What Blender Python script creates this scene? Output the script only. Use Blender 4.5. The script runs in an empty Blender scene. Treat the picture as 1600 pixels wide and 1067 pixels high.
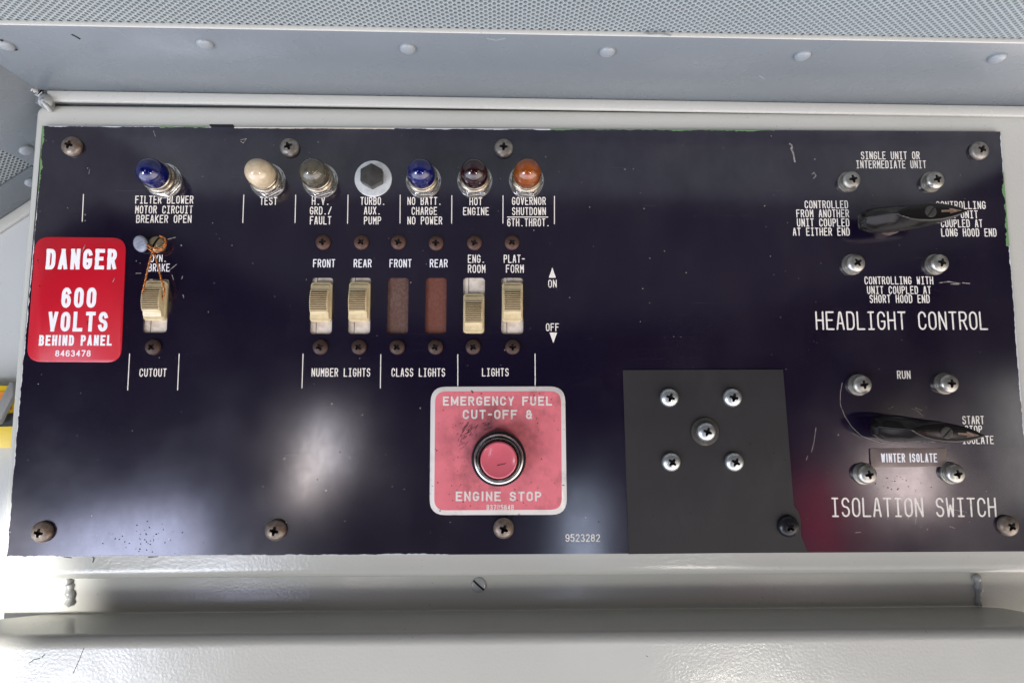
import bpy, bmesh, math, random
from mathutils import Vector, Matrix
random.seed(7)
R = math.radians
S = bpy.context.scene
COL = S.collection

# ------------------------------------------------------------------ camera
FPX, FOOT_X, FOOT_Y, DIST = 920.0, 780.0, 622.0, 0.37      # pixels of the 1600 x 1067 photograph, metres
PITCH = math.atan2(FOOT_Y - 533.5, FPX)
YAW = math.atan2(800.0 - FOOT_X, FPX)
cam_d = bpy.data.cameras.new('camera')
cam = bpy.data.objects.new('camera', cam_d); COL.objects.link(cam)
cam.location = (0, -DIST, 0)
cam.rotation_euler = (R(90) + PITCH, 0, -YAW)
cam_d.sensor_width = 36.0
cam_d.lens = FPX / 1600.0 * 36.0
cam_d.clip_start = 0.01; cam_d.clip_end = 50
S.camera = cam
CR = cam.rotation_euler.to_matrix()

def ray(px, py):
    return CR @ Vector(((px - 800.0) / FPX, -(py - 533.5) / FPX, -1.0))
def at(px, py, h=0.0):
    """point of the plane standing h metres proud of the control panel that this pixel of the photograph shows"""
    d = ray(px, py); t = (DIST - h) / d.y
    return Vector((d.x * t, -h, d.z * t))
def on_plane(px, py, p0, n):
    d = ray(px, py); c = Vector((0, -DIST, 0))
    t = (p0 - c).dot(n) / d.dot(n)
    return c + d * t

# ------------------------------------------------------------------ world, exposure
w = bpy.data.worlds.new('World'); S.world = w; w.use_nodes = True
bgn = w.node_tree.nodes['Background']
bgn.inputs['Strength'].default_value = 3.1
def world_nodes():                              # dim roof above, pale daylight from the sides, cooler on the left
    t = w.node_tree; co = t.nodes.new('ShaderNodeTexCoord'); sp = t.nodes.new('ShaderNodeSeparateXYZ')
    t.links.new(co.outputs['Generated'], sp.inputs[0])
    def ramp(out, stops):
        m = t.nodes.new('ShaderNodeMath'); m.operation = 'MULTIPLY_ADD'; m.inputs[1].default_value = .5; m.inputs[2].default_value = .5
        t.links.new(out, m.inputs[0]); r = t.nodes.new('ShaderNodeValToRGB'); e = r.color_ramp.elements
        while len(e) < len(stops): e.new(.5)
        for i, (p, c) in enumerate(stops): e[i].position = p; e[i].color = (*c, 1)
        t.links.new(m.outputs[0], r.inputs[0]); return r.outputs[0]
    up = ramp(sp.outputs['Z'], [(0, (.5,) * 3), (.08, (1.0,) * 3), (.27, (1.0,) * 3), (.37, (.35,) * 3), (.46, (.04,) * 3), (1, (.004,) * 3)])
    lr = ramp(sp.outputs['X'], [(.1, (.76, .85, 1.0)), (.5, (.92, .88, .98)), (.9, (1.0, .90, .82))])
    mx = t.nodes.new('ShaderNodeMix'); mx.data_type = 'RGBA'; mx.blend_type = 'MULTIPLY'; mx.inputs[0].default_value = 1
    t.links.new(up, mx.inputs[6]); t.links.new(lr, mx.inputs[7]); 
    # the space straight behind the photographer is dim, the daylight comes from both sides
    fr = ramp(sp.outputs['Y'], [(0, (.010,) * 3), (.10, (.03,) * 3), (.24, (1.0,) * 3), (1, (1.0,) * 3)])
    m2 = t.nodes.new('ShaderNodeMix'); m2.data_type = 'RGBA'; m2.blend_type = 'MULTIPLY'; m2.inputs[0].default_value = 1
    t.links.new(mx.outputs[2], m2.inputs[6]); t.links.new(fr, m2.inputs[7]); t.links.new(m2.outputs[2], bgn.inputs['Color'])
world_nodes()
S.view_settings.view_transform = 'Standard'; S.view_settings.look = 'None'
S.view_settings.exposure = 0.42; S.view_settings.gamma = 1; S.view_settings.use_curve_mapping = False
S.cycles.use_denoising = True
S.cycles.max_bounces = 8
S.render.engine = 'CYCLES'

# ------------------------------------------------------------------ lamps (the cab windows behind the camera, plus one added red lamp)
def mirrored_lamp(px, py, sx, sz, power, col, roll=0, y=-1.25, h=0.0, spread=180):
    """an area lamp standing where the panel mirrors it at this pixel"""
    p = at(px, py, h); d = (p - Vector((0, -DIST, 0)))
    d.y = -d.y
    t = (y - p.y) / d.y
    q = p + d * t
    l = bpy.data.lights.new('mirrored_lamp', 'AREA'); l.shape = 'RECTANGLE'
    l.size = sx; l.size_y = sz; l.energy = power; l.color = col; l.spread = R(spread)
    o = bpy.data.objects.new('mirrored_lamp', l); COL.objects.link(o)
    o.location = q
    tgt = Vector((p.x * 0.3, 0, 0))
    o.rotation_euler = ((tgt - q).to_track_quat('-Z', 'Y').to_matrix() @ Matrix.Rotation(R(roll), 3, 'Z')).to_euler()
    return o
LAMPS = [
    (200, 878, .33, .24, 1.45, (.66, .70, 1.0)),
    (484, 735, .034, .17, .26, (1.0, .90, .88), -9),
    (512, 690, .045, .16, .15, (.92, .90, 1.0), 16),
    (912, 850, .055, .26, .30, (.66, .76, 1.0)),
    (1412, 750, .11, .14, .44, (1.0, .82, .80)),
    (1620, 690, .10, .34, .27, (1.0, .97, .92)),
    (1285, 810, .10, .22, .062, (1.0, .03, .12)),  # red lamp added in place of a mirrored red object, not a window
    (1150, 1030, .20, .12, 2.4, (1.0, .95, .86)),
    (60, 1068, .50, .30, 9.0, (.86, .92, 1.0)),
]
for a in LAMPS: mirrored_lamp(*a)
def sun_patch():                                 # low daylight falling through a side window on the lower left corner
    l = bpy.data.lights.new('side_window', 'SPOT'); l.energy = 80; l.spot_size = R(8.5); l.spot_blend = .35; l.shadow_soft_size = .02; l.color = (1.0, .98, .95)
    o = bpy.data.objects.new('side_window', l); COL.objects.link(o); o.location = (-.62, -.85, -.16)
    o.rotation_euler = (Vector((-.330, .0, -.128)) - Vector(o.location)).to_track_quat('-Z', 'Y').to_euler()
sun_patch()

# ------------------------------------------------------------------ materials
def mat(name, col, rough=.5, metal=0.0, spec=.5, coat=0.0, trans=0.0, ior=1.45):
    m = bpy.data.materials.new(name); m.use_nodes = True
    b = m.node_tree.nodes['Principled BSDF']
    b.inputs['Base Color'].default_value = (*col, 1); b.inputs['Roughness'].default_value = rough
    b.inputs['Metallic'].default_value = metal; b.inputs['Specular IOR Level'].default_value = spec
    b.inputs['Coat Weight'].default_value = coat; b.inputs['Transmission Weight'].default_value = trans
    b.inputs['IOR'].default_value = ior
    return m
class NT:
    def __init__(s, m): s.m = m; s.t = m.node_tree; s.b = s.t.nodes['Principled BSDF']; s.co = None
    def n(s, typ, **k):
        x = s.t.nodes.new(typ)
        for a, v in k.items(): setattr(x, a, v)
        return x
    def l(s, a, b): s.t.links.new(a, b)
    def coord(s, scale=(1, 1, 1), rot=(0, 0, 0)):
        c = s.n('ShaderNodeTexCoord'); mp = s.n('ShaderNodeMapping')
        mp.inputs['Scale'].default_value = scale; mp.inputs['Rotation'].default_value = rot
        s.l(c.outputs['Object'], mp.inputs['Vector']); return mp.outputs['Vector']
    def noise(s, scale, detail=3, rough=.5, vec=None):
        x = s.n('ShaderNodeTexNoise'); x.inputs['Scale'].default_value = scale
        x.inputs['Detail'].default_value = detail; x.inputs['Roughness'].default_value = rough
        s.l(vec if vec is not None else s.coord(), x.inputs['Vector']); return x.outputs['Fac']
    def ramp(s, fac, stops):
        x = s.n('ShaderNodeValToRGB'); e = x.color_ramp.elements
        while len(e) < len(stops): e.new(.5)
        for i, (p, c) in enumerate(stops):
            e[i].position = p; e[i].color = (*c, 1) if len(c) == 3 else c
        s.l(fac, x.inputs['Fac']); return x.outputs['Color']
    def mix(s, fac, a, b):
        x = s.n('ShaderNodeMix', data_type='RGBA')
        for i, v in ((0, fac), (6, a), (7, b)):
            if hasattr(v, 'is_output'): s.l(v, x.inputs[i])
            elif i == 0: x.inputs[0].default_value = v
            else: x.inputs[i].default_value = (*v, 1)
        return x.outputs[2]
    def bump(s, fac, strength, dist=.001, prev=None):
        x = s.n('ShaderNodeBump'); x.inputs['Strength'].default_value = strength; x.inputs['Distance'].default_value = dist
        s.l(fac, x.inputs['Height'])
        if prev is not None: s.l(prev, x.inputs['Normal'])
        s.l(x.outputs['Normal'], s.b.inputs['Normal']); return x.outputs['Normal']
    def color(s, c): s.l(c, s.b.inputs['Base Color'])
    def rough(s, c): s.l(c, s.b.inputs['Roughness'])
g = lambda v: (v, v, v)

def paint_mat(name, col, rough, peel, peel_scale=640):
    m = mat(name, col, rough); q = NT(m)
    big = q.noise(9, 4, .6)
    c2 = tuple(v * .93 for v in col); c1 = tuple(min(1, v * 1.05) for v in col)
    base = q.mix(big, c2, c1)
    sp = q.ramp(q.noise(520, 2, .6), [(.705, g(0)), (.74, g(1))])
    sp2 = q.ramp(q.noise(30, 3), [(.48, g(0)), (.70, g(.8))])
    spk = q.n('ShaderNodeMath', operation='MULTIPLY'); q.l(sp, spk.inputs[0]); q.l(sp2, spk.inputs[1])
    q.color(q.mix(spk.outputs[0], base, (.10, .09, .08)))
    q.rough(q.ramp(q.noise(40, 3), [(.3, g(rough * .8)), (.7, g(rough * 1.25))]))
    n1 = q.bump(q.noise(peel_scale, 2, .45), peel, .0004)
    q.bump(q.noise(35, 2), .10, .003, n1)
    return m
M = {}
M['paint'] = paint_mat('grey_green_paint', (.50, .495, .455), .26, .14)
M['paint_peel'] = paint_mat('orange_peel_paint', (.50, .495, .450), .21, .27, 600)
M['soffit'] = paint_mat('shade_darkened_paint', (.150, .168, .182), .28, .14)  # the frame's paint with the overhead shade put into its colour
M['perf'] = paint_mat('perforated_sheet_paint', (.27, .30, .305), .38, .08)
M['wall'] = paint_mat('pale_wall_paint', (.52, .53, .52), .35, .10)
M['weld'] = paint_mat('painted_weld', (.36, .37, .36), .22, .2, 700)
M['rivet'] = paint_mat('painted_rivet', (.22, .24, .255), .25, .1, 700)
M['roof'] = mat('bounce_cutting_black', (.012, .010, .013), .9)  # near black so the unseen ceiling throws back little light
M['dark'] = mat('dark_insulation', (.012, .011, .013), .9)

def panel_mat():
    m = mat('black_panel_finish', (.016, .013, .024), .27, coat=.7); q = NT(m)
    cloud = q.noise(11, 5, .6)
    base = q.mix(cloud, (.0022, .0016, .0135), (.0070, .0022, .0105))
    # scuffs, dust and specks
    dust = q.ramp(q.noise(900, 2, .7), [(.63, g(0)), (.75, g(1))])
    where = q.ramp(q.noise(16, 4, .65), [(.42, g(0)), (.70, g(.8))])
    mm = q.n('ShaderNodeMath', operation='MULTIPLY'); q.l(dust, mm.inputs[0]); q.l(where, mm.inputs[1])
    base = q.mix(mm.outputs[0], base, (.10, .095, .10))
    smear = q.ramp(q.noise(7, 6, .7, q.coord((1, 1, .55), (0, R(25), 0))), [(.50, g(0)), (.74, g(.55))])
    base = q.mix(smear, base, (.019, .014, .026))
    for ang, thr in ((34, .700), (-58, .715), (8, .725)):
        ln = q.ramp(q.noise(1, 2, .5, q.coord((14, 1, 1500), (0, R(ang), 0))), [(thr, g(0)), (thr + .03, g(.8))])
        wh = q.ramp(q.noise(13 + ang * .05, 3, .6, q.coord((1, 1, 1), (0, R(ang), .3))), [(.47, g(0)), (.62, g(.75))])
        hm = q.n('ShaderNodeMath', operation='MULTIPLY'); q.l(ln, hm.inputs[0]); q.l(wh, hm.inputs[1])
        base = q.mix(hm.outputs[0], base, (.055, .050, .058))
    spec = q.ramp(q.noise(420, 1, .5), [(.775, g(0)), (.79, g(1))])
    base = q.mix(spec, base, (.25, .22, .18))
    q.color(base)
    br = q.noise(900, 2, .6, q.coord((.06, 1, 1)))
    rr = q.n('ShaderNodeMath', operation='MULTIPLY_ADD'); q.l(br, rr.inputs[0]); rr.inputs[1].default_value = .03
    q.l(q.ramp(q.noise(14, 4, .6), [(.25, g(.11)), (.5, g(.15)), (.75, g(.21))]), rr.inputs[2])
    q.l(rr.outputs[0], q.b.inputs['Coat Roughness'])
    q.b.inputs['Roughness'].default_value = .40; q.b.inputs['Specular IOR Level'].default_value = .08
    q.l(q.ramp(q.noise(26, 7, .74, q.coord((1, 1, .6), (0, R(-30), 0))), [(.34, g(.72)), (.62, g(1))]), q.b.inputs['Coat Weight'])
    q.b.inputs['Coat IOR'].default_value = 2.0
    n1 = q.bump(br, .012, .0002)
    q.bump(q.noise(7, 2), .22, .004, n1)
    return m
M['panel'] = panel_mat()
def cover_mat():
    m = mat('matte_charcoal_plate', (.040, .036, .037), .48, spec=.35); q = NT(m)
    b = q.mix(q.noise(20, 4), (.017, .0155, .0175), (.026, .0235, .0245))
    sp = q.ramp(q.noise(300, 1), [(.76, g(0)), (.78, g(1))])
    rub = q.ramp(q.noise(34, 6, .75, q.coord((1, 1, .5), (0, R(40), 0))), [(.50, g(0)), (.72, g(.6))])
    b = q.mix(rub, b, (.034, .031, .032))
    q.color(q.mix(sp, b, (.010, .009, .010)))
    q.rough(q.ramp(q.noise(22, 5, .7), [(.3, g(.40)), (.7, g(.54))]))
    return m
M['cover'] = cover_mat()
def text_mat(name, col, wear):
    m = mat(name, col, .55, spec=.2); q = NT(m)
    q.color(q.mix(q.ramp(q.noise(260, 3, .6), [(.62 - wear, g(0)), (.80 - wear, g(.75))]), col, tuple(v * .42 for v in col)))
    return m
M['text'] = text_mat('cream_engraving_fill', (.76, .71, .64), .05)
M['white'] = text_mat('white_letter_paint', (.80, .80, .82), -.05)
M['worn_white'] = text_mat('worn_white_letter_paint', (.66, .62, .58), .06)
def rust_mat(name, a, b, rough=.55, metal=.5, sc=260, bp=.25):
    m = mat(name, a, rough, metal); q = NT(m)
    q.color(q.mix(q.ramp(q.noise(sc, 4, .65), [(.35, g(0)), (.65, g(1))]), a, b))
    q.rough(q.ramp(q.noise(sc * .7, 3), [(.3, g(rough * .7)), (.7, g(min(1, rough * 1.3)))]))
    q.bump(q.noise(sc * 3, 3), bp, .0003)
    return m
M['rust'] = rust_mat('brown_rusted_steel', (.060, .028, .019), (.095, .046, .032), .5, .25)
M['rust_dark'] = rust_mat('dark_rusted_steel', (.040, .021, .016), (.060, .030, .022), .5, .25)
M['old'] = rust_mat('weathered_steel', (.24, .21, .18), (.12, .075, .05), .45, .55)
M['old_grey'] = rust_mat('dull_grey_steel', (.30, .29, .27), (.16, .13, .10), .42, .6)
M['zinc'] = rust_mat('zinc_plated_steel', (.44, .43, .40), (.30, .28, .24), .36, .85, 160, .08)
M['bright'] = rust_mat('bright_zinc', (.58, .59, .58), (.42, .44, .44), .30, .85, 120, .06)
M['brass'] = rust_mat('tarnished_brass', (.42, .33, .20), (.25, .19, .11), .35, .8)
M['black_metal'] = mat('black_oxide_steel', (.012, .012, .014), .28, .2)
M['recess_black'] = mat('black_recess', (.012, .009, .008), .8)  # near black for the cut faces of screw recesses
M['chrome'] = rust_mat('worn_chrome', (.66, .66, .66), (.40, .38, .34), .17, .95, 200, .03)
M['nickel'] = rust_mat('aged_nickel', (.40, .36, .29), (.20, .16, .11), .28, .9, 300, .05)
M['washer'] = rust_mat('pale_washer', (.74, .76, .76), (.58, .60, .60), .42, .35, 200)
M['hexhead'] = rust_mat('grey_bolt_steel', (.065, .062, .056), (.038, .034, .030), .42, .3, 160)
def cap_mat(name, col, dirt):
    m = mat(name, col, .38, spec=.4, coat=.15); q = NT(m)
    q.color(q.mix(q.ramp(q.noise(170, 4, .65), [(.42, g(0)), (.70, g(.55))]), col, dirt))
    q.bump(q.noise(900, 2), .12, .0003)
    return m
M['cream'] = cap_mat('yellowed_cream_plastic', (.56, .46, .27), (.30, .20, .10))
M['slotwhite'] = cap_mat('worn_white_slot_plate', (.74, .66, .57), (.24, .15, .09))
def blank_mat(name, a, b):
    m = mat(name, (.10, .035, .022), .6); q = NT(m)
    c = q.mix(q.ramp(q.noise(700, 3, .7), [(.40, g(0)), (.62, g(1))]), a, b)
    q.color(q.mix(q.ramp(q.noise(60, 4), [(.45, g(0)), (.7, g(.5))]), c, a))
    return m
M['blank'] = blank_mat('speckled_brown_blanking_plate', (.095, .040, .028), (.13, .082, .068))
M['blank_red'] = blank_mat('red_brown_blanking_plate', (.125, .036, .022), (.155, .058, .040))
M['groove'] = mat('groove_dirt', (.10, .065, .035), .7)
M['seam'] = mat('dark_seam', (.05, .03, .02), .8)
def sign_mat(name, col, dirt, lo, hi, amount, rough=.35, centre=False):
    m = mat(name, col, rough, coat=.1); q = NT(m)
    d = q.ramp(q.noise(38, 7, .72), [(lo, g(0)), (hi, g(amount))])
    c = q.mix(d, col, dirt)
    if centre:                                  # hand grime round the button, heavier on its upper left
        tc = q.n('ShaderNodeTexCoord'); cc = at(772, 698, .0008)
        ds = q.n('ShaderNodeVectorMath', operation='DISTANCE'); q.l(tc.outputs['Object'], ds.inputs[0]); ds.inputs[1].default_value = cc
        mp = q.n('ShaderNodeMath', operation='MULTIPLY'); q.l(ds.outputs['Value'], mp.inputs[0]); mp.inputs[1].default_value = 20
        ring = q.ramp(mp.outputs[0], [(.34, g(1)), (.95, g(0))])
        ns = q.ramp(q.noise(55, 6, .7), [(.42, g(0)), (.68, g(.62))])
        m3 = q.n('ShaderNodeMath', operation='MULTIPLY'); q.l(ring, m3.inputs[0]); q.l(ns, m3.inputs[1])
        c = q.mix(m3.outputs[0], c, (.10, .035, .035))
    dots = q.ramp(q.noise(330, 2, .5), [(.72, g(0)), (.75, g(1))])
    c = q.mix(dots, c, tuple(v * .5 for v in dirt))
    q.color(c); q.bump(q.noise(12, 2), .3, .003)
    return m
M['red'] = sign_mat('red_enamel', (.47, .006, .019), (.30, .010, .018), .50, .75, .6, .3)
M['pink'] = sign_mat('faded_pink_enamel', (.68, .170, .200), (.17, .055, .055), .50, .76, .85, .36, centre=True)
M['signwhite'] = sign_mat('greyed_white_border', (.62, .58, .55), (.26, .21, .18), .52, .80, .7, .45)
M['pinkcap'] = sign_mat('pink_button_plastic', (.52, .105, .135), (.34, .080, .090), .55, .8, .5, .14)
M['tape'] = rust_mat('grey_brown_tape', (.215, .165, .150), (.150, .115, .105), .36, .1, 60)
M['bakelite'] = mat('black_bakelite', (.007, .006, .006), .20, spec=.4)
M['copper'] = rust_mat('tan_arrow_inlay', (.24, .155, .11), (.09, .055, .04), .5, 0, 500)
M['wire_orange'] = mat('orange_copper_wire', (.62, .20, .035), .32, .5)
M['wire_dark'] = mat('dark_copper_wire', (.26, .10, .035), .35, .6)
M['lead'] = rust_mat('stamped_lead', (.27, .29, .35), (.18, .19, .23), .5, .3, 150)
def lens_mat(name, a, b, trans, rough=.035):
    m = mat(name, a, rough, trans=trans, ior=1.7); q = NT(m)
    q.color(q.mix(q.ramp(q.noise(240, 3), [(.35, g(0)), (.7, g(1))]), a, b))
    return m
M['blue'] = lens_mat('deep_blue_lens', (.004, .013, .30), (.002, .005, .13), .82)
M['milk'] = lens_mat('milky_lens', (.52, .43, .29), (.40, .30, .19), 0, .10)
M['smoke'] = lens_mat('smoky_fluted_lens', (.24, .21, .145), (.09, .075, .048), .75, .06)
M['maroon'] = lens_mat('dark_maroon_lens', (.055, .005, .009), (.025, .003, .005), .80)
M['amber'] = lens_mat('amber_lens', (.85, .22, .008), (.52, .085, .004), .88)
M['bulb'] = mat('frosted_bulb', (.42, .39, .33), .25)
M['green'] = text_mat('green_primer', (.14, .25, .11), 0)
M['creampaint'] = text_mat('cream_paint_edge', (.62, .57, .47), 0)
M['greyedge'] = text_mat('pale_grey_paint_edge', (.56, .58, .59), 0)
M['blackpaint'] = mat('black_paint', (.012, .011, .018), .4)
M['scratch'] = rust_mat('bare_scratch', (.42, .38, .33), (.05, .045, .05), .6, 0, 700)
M['dirt'] = mat('dark_dirt', (.02, .014, .012), .8)
M['yellow'] = mat('yellow_enamel', (.72, .50, .01), .35)
M['orange'] = mat('orange_film', (.62, .22, .02), .45)
M['strap'] = mat('grey_webbing', (.23, .23, .22), .6)
M['black'] = mat('black_rubber', (.02, .02, .02), .6)

# ------------------------------------------------------------------ mesh helpers
class MB:
    def __init__(s): s.v = []; s.f = []
    def add(s, vs, fs):
        o = len(s.v); s.v += [tuple(p) for p in vs]; s.f += [tuple(i + o for i in f) for f in fs]; return s
    def box(s, a, b):
        x0, y0, z0 = a; x1, y1, z1 = b
        v = [(x0, y0, z0), (x1, y0, z0), (x1, y1, z0), (x0, y1, z0), (x0, y0, z1), (x1, y0, z1), (x1, y1, z1), (x0, y1, z1)]
        return s.add(v, [(0, 3, 2, 1), (4, 5, 6, 7), (0, 1, 5, 4), (1, 2, 6, 5), (2, 3, 7, 6), (3, 0, 4, 7)])
    def prism(s, poly, y0, y1):
        """outline in x, z extruded along y"""
        n = len(poly)
        v = [(x, y0, z) for x, z in poly] + [(x, y1, z) for x, z in poly]
        f = [tuple(range(n)), tuple(range(2 * n - 1, n - 1, -1))] + [(i, n + i, n + (i + 1) % n, (i + 1) % n) for i in range(n)]
        return s.add(v, f)
    def lathe(s, prof, n=40, knurl=None, cx=0, cz=0, close=True):
        """profile of (radius, height above panel) turned about the panel's normal; knurl = (i0, i1, amplitude)"""
        v = []; f = []
        for k, (r, h) in enumerate(prof):
            for i in range(n):
                a = 2 * math.pi * i / n; rr = r
                if knurl and knurl[0] <= k <= knurl[1]: rr = r + (knurl[2] if i % 2 else -knurl[2])
                v.append((cx + rr * math.cos(a), -h, cz + rr * math.sin(a)))
        for k in range(len(prof) - 1):
            for i in range(n):
                j = (i + 1) % n
                f.append((k * n + i, k * n + j, (k + 1) * n + j, (k + 1) * n + i))
        if close:
            f.append(tuple(range(n))); f.append(tuple((len(prof) - 1) * n + i for i in range(n)))
        return s.add(v, f)
    def tube(s, pts, r, n=8, taper=None):
        pts = [Vector(p) for p in pts]; v = []; f = []
        up = Vector((0.3, 1, .2)).normalized()
        for k, p in enumerate(pts):
            t = (pts[min(k + 1, len(pts) - 1)] - pts[max(k - 1, 0)]).normalized()
            a = t.cross(up).normalized(); b = t.cross(a)
            rr = r * (taper[k] if taper else 1)
            for i in range(n):
                q = 2 * math.pi * i / n
                v.append(p + a * math.cos(q) * rr + b * math.sin(q) * rr)
        for k in range(len(pts) - 1):
            for i in range(n):
                j = (i + 1) % n; f.append((k * n + i, k * n + j, (k + 1) * n + j, (k + 1) * n + i))
        f.append(tuple(range(n))); f.append(tuple((len(pts) - 1) * n + i for i in range(n)))
        return s.add(v, f)
    def mesh(s, name, m, sharp=35, bevel=0, bseg=2, smooth=True, recalc=True):
        me = bpy.data.meshes.new(name); bm = bmesh.new()
        vs = [bm.verts.new(p) for p in s.v]
        for f in s.f:
            try: bm.faces.new([vs[i] for i in f])
            except ValueError: pass
        if recalc: bmesh.ops.recalc_face_normals(bm, faces=bm.faces)
        if bevel:
            ed = [e for e in bm.edges if len(e.link_faces) == 2 and e.calc_face_angle(0) > R(30)]
            bmesh.ops.bevel(bm, geom=ed, offset=bevel, segments=bseg, profile=.5, affect='EDGES', clamp_overlap=True)
        bm.to_mesh(me); bm.free()
        if smooth:
            me.polygons.foreach_set('use_smooth', [True] * len(me.polygons)); me.set_sharp_from_angle(angle=R(sharp))
        for x in (m if isinstance(m, (list, tuple)) else [m]): me.materials.append(x)
        return me
def link(name, me, parent=None, loc=(0, 0, 0), roty=0):
    o = bpy.data.objects.new(name, me); COL.objects.link(o); o.location = loc
    if roty: o.rotation_euler = (0, roty, 0)
    if parent: o.parent = parent
    return o
def tag(o, label=None, cat=None, group=None, kind=None):
    if label: o['label'] = label
    if cat: o['category'] = cat
    if group: o['group'] = group
    if kind: o['kind'] = kind
    return o
def thing(name, label, cat, loc=(0, 0, 0), roty=0, group=None):
    o = bpy.data.objects.new(name, None); COL.objects.link(o); o.location = loc; o.rotation_euler = (0, roty, 0)
    o.empty_display_size = .01
    return tag(o, label, cat, group)
def copy_tree(o, parent=None):
    c = o.copy(); COL.objects.link(c)
    if parent: c.parent = parent
    for ch in list(o.children): copy_tree(ch, c)
    return c
def rrect(x0, z0, x1, z1, r, n=6):
    p = []
    for cx, cz, a in ((x1 - r, z1 - r, 0), (x0 + r, z1 - r, 90), (x0 + r, z0 + r, 180), (x1 - r, z0 + r, 270)):
        for i in range(n + 1):
            q = R(a + 90 * i / n); p.append((cx + r * math.cos(q), cz + r * math.sin(q)))
    return p
def rounded_poly(pts, r, n=6):
    out = []; N = len(pts); P = [Vector((p[0], p[1])) for p in pts]
    for i in range(N):
        a, b, c = P[i - 1], P[i], P[(i + 1) % N]
        u = (a - b).normalized(); v = (c - b).normalized()
        p0, p1 = b + u * r, b + v * r
        for k in range(n + 1):
            t = k / n; q = p0 * (1 - t) ** 2 + b * 2 * t * (1 - t) + p1 * t * t
            out.append((q.x, q.y))
    return out
def sheet_with_holes(outline, holes, h0, h1, name, m, bevel=0.0):
    """flat sheet in x, z with real openings, from height h0 to h1 above the panel plane"""
    cu = bpy.data.curves.new('outline', 'CURVE'); cu.dimensions = '2D'; cu.fill_mode = 'BOTH'
    cu.extrude = (h1 - h0) / 2 - bevel; cu.bevel_depth = bevel; cu.bevel_resolution = 2; cu.offset = -bevel
    for poly in [outline] + holes:
        sp = cu.splines.new('POLY'); sp.points.add(len(poly) - 1)
        for p, (x, z) in zip(sp.points, poly): p.co = (x, z, 0, 1)
        sp.use_cyclic_u = True
    o = bpy.data.objects.new('outline', cu); COL.objects.link(o)
    dg = bpy.context.evaluated_depsgraph_get(); me = bpy.data.meshes.new_from_object(o.evaluated_get(dg))
    bpy.data.objects.remove(o); bpy.data.curves.remove(cu)
    me.name = name
    mid = (h0 + h1) / 2
    for v in me.vertices:
        x, z, k = v.co; v.co = (x, -(k + mid), z)
    bm = bmesh.new(); bm.from_mesh(me); bmesh.ops.remove_doubles(bm, verts=bm.verts, dist=1e-6)
    bmesh.ops.recalc_face_normals(bm, faces=bm.faces); bm.to_mesh(me); bm.free()
    me.materials.clear(); me.materials.append(m)
    me.polygons.foreach_set('use_smooth', [True] * len(me.polygons)); me.set_sharp_from_angle(angle=R(35))
    return me
def xz(px, py, h=0): p = at(px, py, h); return (p.x, p.z)

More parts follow.
